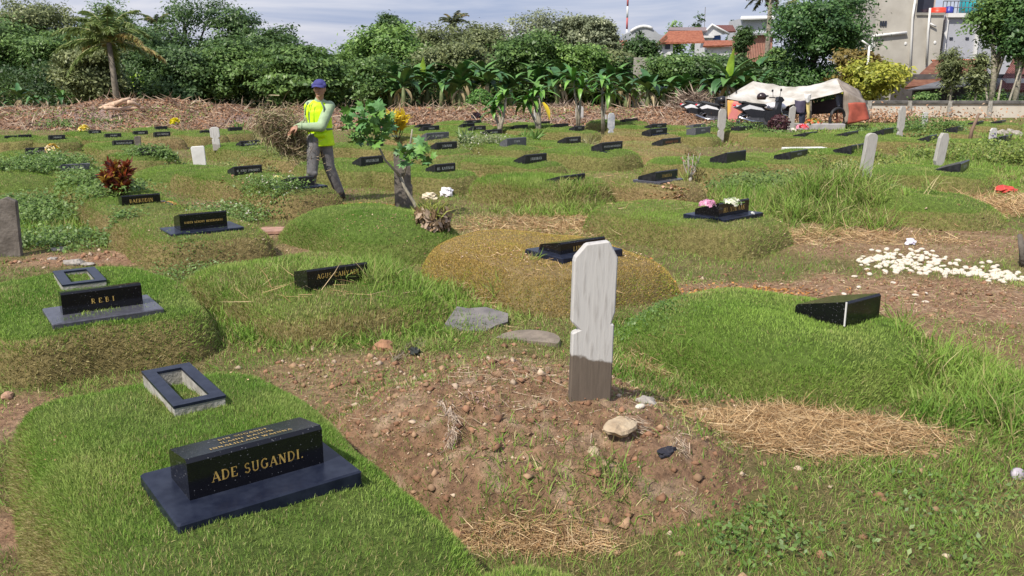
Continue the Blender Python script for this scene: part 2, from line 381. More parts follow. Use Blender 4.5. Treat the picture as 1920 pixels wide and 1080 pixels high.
# ---------------------------------------------------------------- lettering (stroke capitals with thick stems, thin bars, small serifs)
def arc(cx, cy, rx, ry, a0, a1, n=10): return [(cx+rx*math.cos(rad(a0+(a1-a0)*i/n)), cy+ry*math.sin(rad(a0+(a1-a0)*i/n))) for i in range(n+1)]
TK, TN = .17, .07
def sf(x, y): return ([(x-.13, y), (x+.13, y)], .05)
FONT = {
 'A': (.78, [([(.06, 0), (.38, 1)], TN), ([(.38, 1), (.70, 0)], TK), ([(.16, .33), (.60, .33)], TN), sf(.08, .02), sf(.70, .02)]),
 'B': (.66, [([(.14, 0), (.14, 1)], TK), ([(.1, .97), (.34, .97)]+arc(.34, .745, .2, .225, 90, -90)+[(.14, .52)], .09), ([(.3, .52)]+arc(.34, .27, .24, .25, 90, -90)+[(.1, .03)], .11)]),
 'C': (.72, [(arc(.40, .5, .31, .47, 50, 310, 16), .13), ([(.62, .98), (.62, .7)], .05)]),
 'D': (.76, [([(.14, 0), (.14, 1)], TK), ([(.08, .97), (.32, .97)]+arc(.32, .5, .34, .47, 90, -90, 14)+[(.08, .03)], .12)]),
 'E': (.64, [([(.14, 0), (.14, 1)], TK), ([(.06, .97), (.56, .97), (.57, .78)], TN), ([(.14, .5), (.44, .5)], TN), ([(.06, .03), (.57, .03), (.6, .25)], TN)]),
 'G': (.78, [(arc(.40, .5, .31, .47, 50, 330, 16), .13), ([(.62, .45), (.62, .1)], TK), ([(.5, .45), (.75, .45)], .05)]),
 'H': (.82, [([(.16, 0), (.16, 1)], TK), ([(.64, 0), (.64, 1)], TK), ([(.16, .5), (.64, .5)], TN), sf(.16, .02), sf(.16, .98), sf(.64, .02), sf(.64, .98)]),
 'I': (.38, [([(.19, 0), (.19, 1)], TK), sf(.19, .02), sf(.19, .98)]),
 'J': (.46, [([(.28, 1), (.28, .2)]+arc(.14, .18, .14, .17, 0, -150, 6), .13), sf(.28, .98)]),
 'K': (.76, [([(.16, 0), (.16, 1)], TK), ([(.16, .42), (.6, .98)], TN), ([(.3, .58), (.66, 0)], .14), sf(.16, .02), sf(.16, .98), sf(.64, .02)]),
 'L': (.60, [([(.16, 0), (.16, 1)], TK), ([(.06, .03), (.54, .03), (.56, .28)], TN), sf(.16, .98)]),
 'M': (.94, [([(.14, 0), (.14, 1)], TN), ([(.14, 1), (.46, .05)], .14), ([(.46, .05), (.78, 1)], TN), ([(.78, 1), (.78, 0)], TK), sf(.14, .02), sf(.78, .02)]),
 'N': (.80, [([(.14, 0), (.14, 1)], TN), ([(.14, 1), (.64, 0)], TK), ([(.64, 0), (.64, 1)], TN), sf(.14, .02), sf(.10, .98), sf(.64, .98)]),
 'O': (.80, [(arc(.40, .5, .31, .47, 0, 360, 20), .12)]),
 'F': (.60, [([(.14, 0), (.14, 1)], TK), ([(.06, .97), (.54, .97), (.55, .78)], TN), ([(.14, .5), (.42, .5)], TN), sf(.14, .02)]),
 'P': (.66, [([(.14, 0), (.14, 1)], TK), ([(.08, .97), (.34, .97)]+arc(.34, .72, .22, .25, 90, -90)+[(.14, .47)], .09), sf(.14, .02)]),
 'R': (.72, [([(.14, 0), (.14, 1)], TK), ([(.08, .97), (.34, .97)]+arc(.34, .72, .22, .25, 90, -90)+[(.14, .47)], .09), ([(.34, .47), (.66, 0)], .13), sf(.14, .02)]),
 'S': (.58, [(arc(.29, .74, .19, .23, 40, 270, 10)+arc(.29, .27, .21, .24, 90, -150, 10), .12)]),
 'T': (.70, [([(.35, 0), (.35, 1)], TK), ([(.06, .78), (.07, .97), (.63, .97), (.64, .78)], TN), sf(.35, .02)]),
 'U': (.78, [([(.16, 1), (.16, .3)]+arc(.39, .3, .23, .27, 180, 360, 10)+[(.62, 1)], .12), sf(.16, .98), sf(.62, .98)]),
 'W': (1.0, [([(.06, 1), (.28, 0)], TK), ([(.28, 0), (.5, 1)], TN), ([(.5, 1), (.72, 0)], TK), ([(.72, 0), (.92, 1)], TN)]),
 'Y': (.74, [([(.06, 1), (.36, .45)], TK), ([(.36, .45), (.66, 1)], TN), ([(.36, .48), (.36, 0)], TK), sf(.36, .02)]),
 '.': (.26, [([(.05, .06), (.19, .06)], .14)]), "'": (.2, [([(.1, 1), (.1, .75)], .1)]), ' ': (.42, [])}
def lettering(text, H, M, mt, parent, name='inscription', sp=.12, bold=1.0):
    """text centred on the local origin of M, drawn in its xz plane, facing -y"""
    tot = sum(FONT[c][0]+sp for c in text)-sp; k = H; x0 = -tot*k/2; b = MB(); li = 0
    for c in text:
        w, st = FONT[c]
        for pts, t in st:
            t *= bold; li += 1; yo = -.0015-.00004*(li % 7)
            for (xa, ya), (xb, yb) in zip(pts[:-1], pts[1:]):
                L = math.hypot(xb-xa, yb-ya) or 1; dx, dy = (xb-xa)/L, (yb-ya)/L; e = t*.28 if len(pts) > 2 else 0
                xa2, ya2, xb2, yb2 = xa-dx*e, ya-dy*e, xb+dx*e, yb+dy*e; nx_, ny_ = -dy*t/2, dx*t/2
                q = [(xa2+nx_, ya2+ny_), (xb2+nx_, yb2+ny_), (xb2-nx_, yb2-ny_), (xa2-nx_, ya2-ny_)]
                b.add([(x0+u*k, yo, (v-.5)*k) for u, v in q], [(0, 1, 2, 3)], 0, M)
        x0 += (w+sp)*k
    return b.build(name, mt, parent)
# ---------------------------------------------------------------- grave plaques
def plaque(j, rx, hpx, baz, D, hb, plate, text, tcol, mt, pmt, H0, tsc=.36, chamfer=0):
    """j = front left bottom corner; returns thing, centre, width"""
    Bd = Vector((math.sin(baz), math.cos(baz), 0)); Ad = Vector((-math.cos(baz), math.sin(baz), 0))
    u = (rx-960)/F
    # x/depth = u  along j + Bd*w
    w = (u*depth(j)-j.x)/(Bd.x-u*Bd.y*_c); w = max(.25, min(w, .75))
    h = hpx*depth(j)/F/_c*1.0; h = max(.10, min(.34, h))
    c = j+Bd*w/2
    t = empty('grave_plaque', (c.x, c.y, j.z), rad(90)-baz)
    hbk = h*hb; b = MB(); bv = min(.012, h*.1)
    pr = [(0, -.07), (0, h-bv), (bv, h), (D-bv, hbk+bv*.3), (D, hbk-bv), (D, -.07)]
    b.prism(pr, w-.0, 'x'); blk = b.build('block', mt, t)
    if plate:
        pw, pd, pt = plate; q = MB(); q.box((0, D/2-.02+.0, pt/2-.03), (pw, pd, pt+.06), bev=.006); q.build('base_plate', pmt, t)
    if text:
        M = Matrix.Translation((0, -.0005, h*.53))
        wid = sum(FONT[ch][0]+.12 for ch in text); th = min(h*tsc, w*.82/wid)
        lettering(text, th, M, tcol, t, bold=1.25 if th < .03 else 1.0)
    return t, c, w, Bd, Ad, h
PL = [
 # jx, jy, rx, hpx, baz, D, hb, plate, text, look, where, turf options
 (358, 955, 608, 96, 53, .20, .80, (.61, .43, .03), 'ADE SUGANDI.', 'big glossy black', 'nearest the camera, thirteen gilt characters', dict(hb=.60, ha=1.28, H=.30, pw=9, fa=.40, fb=-.04, sidedry=.72, dry=.10, p=7, wob=.02)),
 (119, 597, 269, 47, 55, .10, .92, (.60, .42, .02), 'R E B I', 'black', 'with four widely spaced gilt letters', dict(hb=.64, ha=1.05, H=.25, fa=.62, sidedry=.75)),
 (577, 538, 690, 31, 54, .24, .55, None, 'AGUS CAHYADI', 'black', 'half sunk in the tall grass', dict(hb=.72, ha=1.1, H=.2, dry=.3, pw=7, hgt=.035, fa=.5, up=.045)),
 (339, 437, 427, 34, 54, .20, .72, (.66, .42, .02), 'RADEN KENDHY HENDRIANTO', 'black', 'with the longest gilt name', dict(hb=.6, ha=1.0, H=.26, dry=.4, sidedry=.45, fresh=.6)),
 (230, 391, 302, 23, 54, .18, .8, (.62, .40, .02), 'BAERUDIN', 'black', 'just below the red croton', dict(dry=.3, H=.24)),
 (180, 351, 214, 22, 52, .16, .8, (.58, .4, .02), None, 'black', 'half hidden behind the red croton', dict()),
 (116, 324, 170, 15, 52, .14, .8, None, 'MAKUGAU', 'dull grey', 'with a pale name, far left', dict()),
 (50, 292, 90, 14, 50, .10, .8, None, 'SUTRISNO SH', 'black', 'with a fan of pale yellow flowers right', dict()),
 (80, 305, 125, 13, 50, .12, .8, None, 'H. ROMLAH', 'black', 'below the fan of pale yellow flowers', dict()),
 (264, 294, 303, 16, 50, .14, .8, None, 'SUHARTINI', 'black', 'above the red croton, behind low leaves', dict()),
 (214, 275, 252, 11, 48, .12, .8, None, 'NURHASANAH', 'black', 'left of the short dark stump', dict()),
 (93, 263, 123, 9, 48, .12, .8, None, 'SARIMAN', 'black', 'third from left in the back row', dict()),
 (199, 259, 228, 8, 48, .12, .8, None, 'SUKARDI', 'black', 'just behind the plaque beside the stump', dict()),
 (168, 252, 190, 6, 48, .12, .8, None, 'KARTINI', 'black', 'right of the small yellow bouquet', dict()),
 (252, 254, 278, 8, 48, .12, .8, None, 'AMINAH', 'black', 'behind the short dark stump', dict()),
 (291, 257, 320, 9, 48, .12, .8, None, 'SITI AMINAH', 'black', 'left of the bare pale shrub', dict(dry=.7)),
 (293, 244, 314, 5, 48, .12, .8, None, None, 'black', 'blank, highest one left of the bare shrub', dict()),
 (10, 263, 33, 5, 48, .12, .6, None, None, 'low black', 'leftmost in the back row', dict()),
 (36, 261, 60, 5, 48, .12, .6, None, None, 'low black', 'second from left in the back row', dict()),
 (431, 246, 454, 7, 48, .12, .8, None, None, 'dark brown', 'right of the narrow notched white post', dict()),
 (378, 252, 397, 6, 48, .12, .8, None, None, 'dark brown', 'left of the narrow notched white post', dict()),
 (452, 278, 488, 13, 46, .22, .5, None, 'SUWARTI H', 'black', 'with clipped corner beyond the wide white slab', dict()),
 (440, 331, 492, 18, 46, .22, .5, None, 'H. JOKO SUWARNO', 'black', 'with clipped corner right of white slab', dict(hb=.65)),
 (543, 354, 590, 20, 46, .22, .6, (.6, .42, .015), None, 'black', "behind the walking person's legs", dict(dry=.4, H=.3, sidedry=.5)),
 (532, 292, 575, 9, 46, .16, .7, None, None, 'brownish', "under the person's brushwood bundle", dict(dry=.5)),
 (677, 312, 719, 17, 44, .24, .35, None, 'MASUROH', 'black', "right of the person's knees", dict(hb=.7)),
 (697, 275, 719, 8, 44, .18, .6, None, 'MUSA', 'small black', 'behind the jatropha branches', dict()),
 (785, 240, 808, 6, 44, .2, .4, None, None, 'black', 'rear one right of the yellow croton', dict()),
 (794, 247, 824, 10, 44, .2, .4, None, 'SUMIATI', 'black', 'front one right of the yellow croton', dict()),
 (800, 263, 842, 13, 44, .18, .6, None, 'M. NAWAWI', 'worn grey', 'with faded reddish name', dict(dry=.5)),
 (819, 283, 857, 15, 44, .2, .5, None, 'SUKINAH', 'black', 'above the pale flowering weeds', dict()),
 (816, 327, 854, 18, 44, .22, .5, None, 'HJ. KATINAH', 'black', 'right of the tall weathered plank', dict()),
 (868, 240, 890, 8, 44, .22, .3, None, None, 'black', 'left of three behind the aloe', dict()),
 (886, 246, 911, 9, 44, .2, .4, None, 'ROHMAN', 'black', 'middle of three behind the aloe', dict()),
 (912, 254, 941, 10, 44, .22, .3, None, 'SALAMAH', 'black', 'just right of the aloe leaves', dict()),
 (876, 232, 903, 6, 44, .2, .5, None, 'JUMIATI', 'dark', 'below the round green bush', dict()),
 (951, 274, 987, 14, 44, .22, .4, None, 'TUMIN', 'plain grey', 'with a rough concrete lump right', dict()),
 (966, 242, 990, 7, 44, .2, .4, None, None, 'black', 'behind the left plumeria stems', dict()),
 (1015, 234, 1031, 6, 44, .2, .5, None, None, 'black', 'right of the cloth wrapped post', dict()),
 (1042, 239, 1066, 5, 44, .2, .4, None, None, 'black', 'between the two tall plumerias', dict()),
 (1078, 245, 1096, 8, 44, .22, .4, None, 'DARTO', 'black', 'below the tall bright white post', dict()),
 (1061, 270, 1089, 12, 44, .24, .35, None, 'SUPARMAN', 'black', 'left of the grassy tuft, centre', dict()),
 (1129, 285, 1167, 17, 44, .26, .5, (.62, .42, .01), 'HASBULLAH MUHAMAD', 'black', 'right in front of the silvery post', dict(hb=.75, H=.3)),
 (985, 309, 1025, 18, 43, .26, .35, None, 'JAMAWAN', 'black', 'in the middle, end of a bushy mound', dict()),
 (1050, 345, 1097, 14, 43, .26, .3, None, 'WARSINI', 'low black', 'sunk in the bushy mound, centre', dict(hb=.62, ha=.95, H=.3, dry=.2, hgt=.05)),
 (1229, 343, 1270, 20, 43, .28, .45, (.6, .44, .02), 'JUMERNA', 'dark grey', 'left of the bare pink flowered shrub', dict(dry=.75)),
 (1347, 413, 1403, 31, 47, .28, .5, (.68, .5, .03), "HJ. NUR'AAN", 'black', 'with pink and white flowers laid on it', dict(hb=.68, ha=1.1, H=.27, dry=.4, sidedry=.25, fa=.6)),
 (1051, 487, 1134, 31, 53, .26, .62, (.62, .46, .04), 'LUWARTI', 'black', 'on thick base, behind the big white post', dict(hb=.72, ha=1.15, H=.28, dry=1.25, sidedry=-.35, fresh=.7, hgt=.014, pw=10, p=4.5, wob=.05, dens=1.5, tint=(1.32, 1.08, .74))),
 (1220, 253, 1252, 11, 42, .26, .4, (.62, .42, .01), 'SAMANHUDI', 'black', 'on a wide plate, ahead of its twin', dict(dry=.8)),
 (1222, 242, 1252, 9, 42, .26, .4, None, 'MARYAM', 'black', 'behind the one on a wide plate', dict()),
 (1242, 275, 1276, 14, 42, .26, .4, None, 'MUHAMAD YUSUF', 'black', 'with orange lettering', dict(dry=.85, fresh=.7)),
 (1304, 252, 1332, 12, 42, .26, .7, None, 'ARIFIN', 'greyish', 'in front of the heap of branches', dict()),
 (1300, 240, 1323, 6, 42, .24, .5, None, None, 'flat greyish', 'at the foot of the branch heap', dict()),
 (1172, 229, 1196, 4, 42, .2, .5, None, None, 'thin dark', 'behind the little white cement grave', dict()),
 (1386, 247, 1410, 9, 42, .24, .8, None, 'SITI', 'dark', 'under the front wheel of the motorbike', dict()),
 (1362, 308, 1398, 21, 40, .30, .45, (.62, .46, .01), None, 'blank black', 'on a plate, right of centre', dict(hb=.8, H=.28)),
 (1482, 299, 1522, 14, 40, .30, .4, None, 'SURYATI', 'black', 'in front of the flat white slab', dict(hb=.7)),
 (1596, 289, 1622, 16, 40, .34, .4, None, None, 'black', 'directly behind the leaning round topped post', dict()),
 (1510, 257, 1541, 8, 40, .30, .3, None, 'SANUSI', 'black', 'below the pink and red flowers', dict()),
 (1588, 258, 1616, 10, 40, .32, .3, None, None, 'black', 'in front of the orange tarpaulin', dict()),
 (1657, 253, 1680, 11, 40, .30, .3, None, None, 'black', 'left of the straight white post', dict()),
 (1742, 267, 1771, 12, 40, .32, .2, None, None, 'black', 'behind the leaning white post', dict()),
 (1795, 247, 1822, 10, 38, .34, .3, None, None, 'black', 'left of the thin leaning stick', dict()),
 (1835, 234, 1852, 4, 38, .3, .4, None, None, 'flat black', 'beside the wall, left one', dict()),
 (1878, 232, 1893, 3, 38, .3, .4, None, None, 'flat black', 'beside the wall, right one', dict()),
 (1886, 265, 1915, 10, 38, .36, .2, None, None, 'black', 'behind the white post at the right edge', dict()),
 (1800, 326, 1845, 19, 36, .36, .25, None, 'SUDARSONO', 'black', 'right of the leaning white post', dict(hb=.8)),
 (1583, 611, 1648, 44, 54, .33, .40, None, None, 'blank black', 'with no writing, on the bright green mound', dict(hb=.78, ha=.92, H=.28, pw=5, p=2.8, sidedry=.18, dry=.05, fresh=.75, fa=.42, fb=-.22)),
]
for i, (jx, jy, rx, hpx, baz, D, hb, plate, text, look, where, mo) in enumerate(PL):
    mo = dict(mo); mo.setdefault('H', .27); mo.setdefault('hb', .52); mo.setdefault('pw', 12 if jy < 400 else 14); mo.setdefault('p', 4.2 if jy < 400 else 4.8)
    q_r = abs(mo.get('fa', .55)-.05)/mo.get('ha', 1.05)+(.12 if plate else .05)
    H0 = float(mound_z(np.array([q_r]), np.array([4.7]), mo['H'], mo['pw'], i*1.37)[0])
    j = P(jx, jy, H0); H0 += mo.pop('up', 0)+ float(gz(np.array([j.x]), np.array([j.y]))[0])-(.0 if plate else .01); j = P(jx, jy, H0)
    mt = {'dull grey': GREYST, 'plain grey': GREYST, 'worn grey': GREYST, 'greyish': GREYST, 'flat greyish': GREYST, 'dark grey': BLACKD, 'dark brown': BLACKD, 'brownish': BLACKD, 'dark': BLACKD}.get(look, BLACK if jy > 380 else BLACKD)
    tcol = REDP if 'orange' in where else (GOLD if jy > 360 or i in (44, 45) else WHITEP)
    t, c, w, Bd, Ad, h = plaque(j, rx, hpx, rad(baz), D, hb, plate, text, tcol, mt, NAVY if i == 0 else (PLATEG if i in (1, 45) else NAVY), H0,
                         tsc=(.205, .19)[i] if i < 2 else .28)
    w8 = 'black' if 'black' in look else look.split()[-1]
    tag(t, '%s grave plaque %s' % (look, where), 'headstone', 'grave plaques lying on the mounds')
    fa = mo.pop('fa', .55); fb = mo.pop('fb', 0)
    cc = c+Ad*fa+Bd*fb
    bz = rad(baz) if jy < 620 else BAZ
    mo.setdefault('dry', .03+.16*random.Random(i).random()); 
    mo.setdefault('sidedry', .40+.3*random.Random(i+7).random())
    mound(cc, bz, sd=i*1.37, label='turf grave mound under the %s plaque %s' % (look.replace('big ', '').replace('glossy ', ''), where), **mo)
    if i == 0:                       # lines of lettering cut in the sloping top, and a shallow ledge
        for k in range(3):
            sl2 = math.atan2(h*(1-hb), D)
            M = Matrix.Translation((0, .05+k*.045, h-(.05+k*.045)*math.tan(sl2)+.002)) @ Matrix.Rotation(rad(-90)+0-sl2, 4, 'X')
            lettering(['INNALILLAHI WAINNA', 'ILAIHI RAJIUN', 'BIN SUGANDI'][k].replace('J', 'J'), .020, M, GOLD, t, 'top_inscription')
        q = MB(); q.box((0, .095, .012), (w+.03, .24, .024), bev=.004); q.build('ledge', BLACK, t)
    if i == len(PL)-1:
        q = MB(); q.box((-w/2-.002, -.002, h/2), (.006, .008, h+.004)); q.build('edge_joint', WHITEST, t)
# mounds with no plaque of their own
def M_(px, py, lab, **k): return mound(P(px, py, .2), label=lab, **k)
M_(700, 420, 'bright green grave mound with the tall weathered plank at its head', hb=.72, ha=1.12, H=.30, sd=3.3, dry=.05, sidedry=.2, pw=5, p=3, fresh=.35)
M_(985, 1125, 'green turf grave mound just entering at the bottom edge', hb=.30, ha=.34, H=.19, sd=1, dry=.05, pw=4, p=2.4, baz=rad(80))
M_(350, 318, 'smooth green grave mound around the wide white slab', hb=.8, ha=1.2, H=.22, sd=2, pw=4, dry=.12)
M_(1670, 375, 'green grave mound between the two leaning white posts', hb=.7, ha=1.2, H=.28, sd=4, pw=5, dry=.1, baz=rad(40))
M_(30, 335, 'leafy green grave mound at the left edge', hb=.7, ha=1.1, H=.3, sd=5, pw=4)
M_(1560, 262, 'green grave mound beside the orange tarpaulin', hb=.8, ha=1.3, H=.3, sd=7, pw=5, baz=rad(40))
M_(940, 262, 'long green grave mound beside the aloe', hb=.8, ha=1.2, H=.28, sd=8, pw=5, baz=rad(44))
M_(900, 305, 'olive green grave mound left of the middle plaque', hb=.7, ha=1.1, H=.25, sd=9, pw=5, baz=rad(44), dry=.35)
M_(1190, 283, 'low dry orange grave mound right of silvery post', hb=.6, ha=1.1, H=.22, sd=10, pw=5, dry=.85, baz=rad(44))
mound(P(985, 792, .1), label='heaped bare soil grave mound below the big white post', hb=.84, ha=1.05, H=.28, pw=1.9, p=2.4, sd=2.2, soil=True, wob=.06, group='bare soil graves')
# ---------------------------------------------------------------- height of whatever ground or mound is at a point
def onz(x, y):
    z = gz(x, y)
    for cx, cy, c, s, hb, ha, sd, H, pw, p, wob, base, so_ in MOUNDS:
        dx, dy = x-cx, y-cy; lx, ly = dx*c+dy*s, -dx*s+dy*c
        near = (np.abs(lx) < hb*1.4) & (np.abs(ly) < ha*1.4)
        if not near.any(): continue
        th = np.arctan2(ly, lx); r = np.hypot(lx, ly)/edge_r(th, hb, ha, sd, p, wob)
        zz = base+mound_z(r, th, H, pw, sd)+(soilx(lx, ly) if so_ else 0); z = np.where(near & (r < 1.03), np.maximum(z, zz), z)
    return z
def inmound(x, y, k=.98, skipsoil=False):
    m = np.zeros(len(x), bool)
    for cx, cy, c, s, hb, ha, sd, H, pw, p, wob, base, so_ in MOUNDS:
        if so_ and skipsoil: continue
        dx, dy = x-cx, y-cy; lx, ly = dx*c+dy*s, -dx*s+dy*c
        th = np.arctan2(ly, lx); m |= np.hypot(lx, ly) < edge_r(th, hb, ha, sd, p, wob)*k
    return m
def g1(px, py):
    p = P(px, py, 0)
    for _ in range(4): p = P(px, py, float(onz(np.array([p.x]), np.array([p.y]))[0]))
    return p
# ---------------------------------------------------------------- ground grass, straw, litter
def scatter(n, d0, d1, pw=1.0):
    u = rng.random(n); d = (d0**(2-pw)+(d1**(2-pw)-d0**(2-pw))*u)**(1/(2-pw))
    a = rng.uniform(-.70, .70, n); return d*np.tan(a)*.93, d
def field(name, n, d0, d1, w0, seg):
    x, y = scatter(n, d0, d1, 1.0)
    k = ~inmound(x, y); x, y = x[k], y[k]; de, dr, ta, sl_ = cover(x, y)
    k = rng.random(len(x)) < de*np.clip(.5+fbm(x, y, 4, 77)*1.1, 0, 1); x, y, dr, ta = x[k], y[k], dr[k], ta[k]; n = len(x)
    z = gz(x, y)-.005; dd = np.clip(dr+(fbm(x, y, 2.5, 50)-.5)*.8, .03, .97)
    isd = rng.random(n) < dd
    col = grasscol(n, isd*1.0, x, y, .42)
    D = np.hypot(x, y); h = ta*rng.uniform(.4, 1.3, n)*np.where(isd, .8, 1); w = w0*(D/4)**.8*rng.uniform(.6, 1.3, n)*np.clip(ta/.06, .9, 1.8)
    lean = np.where(isd, 1.1, .45); up = np.tile([0, 0, 1.0], (n, 1))
    clump = np.stack([fbm(x, y, 9, 60)-.5, fbm(x, y, 9, 61)-.5, 0*x], 1)*2.2; up = up+clump; up[:, 2] = np.maximum(up[:, 2], .3)
    tag(blades(name, np.stack([x, y, z], 1), up, h, w, lean, col, GRASS, None, seg, .6), 'mixed green and dried grass covering the ground between the graves', 'grass', kind='stuff')
field('grass', 330000, 1.7, 7, .0034, 2)
field('grass', 300000, 7, 18, .0042, 1)
field('grass', 170000, 18, 42, .0050, 1)
def lying(name, px, py, rx, ry, n, L, w, cols, label, cat='straw', lift=.03, mat_=None, kind='stuff'):
    c = P(px, py); a = rng.random(n)*2*np.pi; r = rng.random(n)**.62*(.45+1.0*vn(np.cos(a)*2.6+9, np.sin(a)*2.6+9, 1, px))+np.abs(rng.normal(size=n))*.16*(rng.random(n) < .35)
    x = c.x+np.cos(a)*r*rx; y = c.y+np.sin(a)*r*ry; k_ = ~inmound(x, y, .97, True) | (rng.random(n) < .05); x, y, r = x[k_], y[k_], r[k_]; n = len(x); z = onz(x, y)+rng.random(n)*lift*(1-r*.6)
    up = np.stack([rng.normal(size=n), rng.normal(size=n), rng.normal(size=n)*.22], 1)
    k = rng.random(n)[:, None]; col = np.where(k < .5, cols[0], np.where(k < .8, cols[1], cols[2]))*rng.uniform(.7, 1.2, (n, 1))
    return tag(blades(name, np.stack([x, y, z], 1), up, L*rng.uniform(.4, 1.4, n), w*rng.uniform(.6, 1.3, n), .1, col, mat_ or DRY, None, 2, .35), label, cat, kind=kind)
SC = ((.55, .38, .20), (.36, .22, .11), (.66, .50, .30))
lying('straw', 1500, 815, .62, .33, 9000, .11, .0028, SC, 'heap of cut orange straw right of the big white post', lift=.06)
lying('straw', 1000, 1022, .34, .10, 2200, .09, .0025, SC, 'cut straw strewn near the bottom edge')
lying('straw', 1215, 690, .25, .22, 1500, .09, .003, SC, 'cut straw right behind the big white post')
lying('straw', 930, 560, .8, .35, 5000, .12, .004, SC, 'dry straw on the path behind the broken grey slab')
lying('straw', 1800, 385, 1.8, .9, 9000, .25, .007, SC, 'pile of dry cut grass below the red cloth')
lying('straw', 1050, 430, 1.3, .7, 4500, .14, .006, SC, 'dry stalks on the path behind the orange mound')
lying('straw', 1180, 365, 1.5, 1.2, 6000, .12, .007, SC, 'dry stalks on the pale path beyond the centre')
lying('straw', 640, 600, .9, .3, 1500, .22, .004, SC, 'long dry stalks caught in the tall grass')
lying('straw', 960, 790, .9, .85, 1500, .07, .003, ((.42, .32, .22), (.3, .2, .13), (.55, .44, .32)), 'dry rootlets and stalks strewn over the bare soil mound', lift=.02)
lying('straw', 1720, 560, 1.5, .8, 2200, .09, .004, ((.42, .30, .18), (.3, .2, .12), (.55, .42, .28)), 'dry stalks strewn over the bare ground at the right', lift=.02)
lying('straw', 1500, 445, 1.6, .5, 3000, .2, .005, SC, 'dry stalks beside the tall weeds')
# soil specks, clods, chips
def chips(name, n, d0, d1, label, sz, cols, need=.5, asp=.6, flat=.35, extra=None):
    if extra: px, py, rx, ry = extra; c = P(px, py); x = c.x+rng.normal(size=n)*rx*.5; y = c.y+rng.normal(size=n)*ry*.5
    else: x, y = scatter(n, d0, d1, 1.0)
    _, _, _, sl_ = cover(x, y); k = rng.random(len(x)) < np.clip((sl_-need)*2.5, 0, 1) if need is not None else np.ones(n, bool)
    x, y = x[k], y[k]; n = len(x); z = onz(x, y)+.006
    nr = np.stack([rng.normal(size=n)*flat, rng.normal(size=n)*flat, np.ones(n)], 1); q = rng.integers(0, len(cols), n)
    D = np.hypot(x, y)
    tag(leaves(name, np.stack([x, y, z], 1), nr, sz*rng.uniform(.4, 1.6, n)*(D/4)**.5, asp, np.array(cols)[q]*rng.uniform(.7, 1.25, (n, 1)), LITTER), label, 'litter', kind='stuff')
LC = [(.38, .22, .13), (.46, .31, .20), (.20, .11, .065), (.54, .40, .28), (.40, .23, .13), (.30, .17, .1)]
chips('leaf_litter', 42000, 2, 9, 'specks of dry leaf and soil crumbs on bare earth', .011, LC, .3)
chips('leaf_litter', 14000, 9, 22, 'dry leaf crumbs on the farther bare earth', .03, LC, .3)
chips('petals', 650, 0, 0, 'dried orange petals on the bright green mound', .022, [(.5, .25, .08), (.4, .18, .06)], None, extra=(1400, 548, .55, .22))
chips('petals', 350, 0, 0, 'dried orange petals in front of the weathered plank', .03, [(.55, .3, .1), (.45, .22, .08)], None, extra=(690, 385, .5, .2))
chips('petals', 500, 0, 0, 'pinkish dried petals left of the flower topped plaque', .03, [(.5, .3, .2), (.45, .25, .12)], None, extra=(1255, 395, .6, .4))
chips('petals', 120, 0, 0, 'dried petals beside the long name plaque', .03, [(.55, .3, .12)], None, extra=(318, 422, .12, .15))
def lumps(name, x, y, s, col, label, cat='clods'):
    n = len(x); z = onz(x, y)+s*.15; c = np.stack([x, y, z], 1)
    D_ = np.array([(1, 0, 0), (0, 1, 0), (-1, 0, 0), (0, -1, 0), (0, 0, 1), (0, 0, -1), (.7, .7, .5), (-.6, .6, .5)])[None, :6]
    V = c[:, None]+D_*s[:, None, None]*rng.uniform(.55, 1.15, (n, 6, 1))*[1, 1, .65]+rng.normal(size=(n, 6, 3))*s[:, None, None]*.15
    b = (np.arange(n)*6)[:, None]; f = np.concatenate([b+np.array([t]) for t in ((0, 1, 4), (1, 2, 4), (2, 3, 4), (3, 0, 4), (1, 0, 5), (2, 1, 5), (3, 2, 5), (0, 3, 5))])
    return tag(npmesh(name, V.reshape(-1, 3), [f], LITTER, np.repeat(col, 6, 0)), label, cat, kind='stuff')
def clodset(px, py, rx, ry, n, lab, smax=.03):
    c = P(px, py); x = c.x+rng.normal(size=n)*rx*.5; y = c.y+rng.normal(size=n)*ry*.5; k_ = ~inmound(x, y, 1.0, True); x, y = x[k_], y[k_]; n = len(x); s = .0035+smax*rng.random(n)**10
    k = rng.random(n)[:, None]; col = np.where(k < .6, (.30, .165, .10), np.where(k < .85, (.36, .23, .14), (.52, .40, .29)))*rng.uniform(.7, 1.2, (n, 1)); lumps('clods', x, y, s, col, lab)
clodset(980, 800, 1.5, 1.4, 5200, 'loose clods and small stones on the bare soil mound')
clodset(660, 680, .6, .5, 900, 'clods on the bare patch left of the soil mound')
clodset(1780, 550, 2.0, 1.0, 2500, 'clods and crumbs on the bare ground at the right')
clodset(230, 485, 1.4, .5, 900, 'clods on the bare soil behind the four letter plaque', .04)
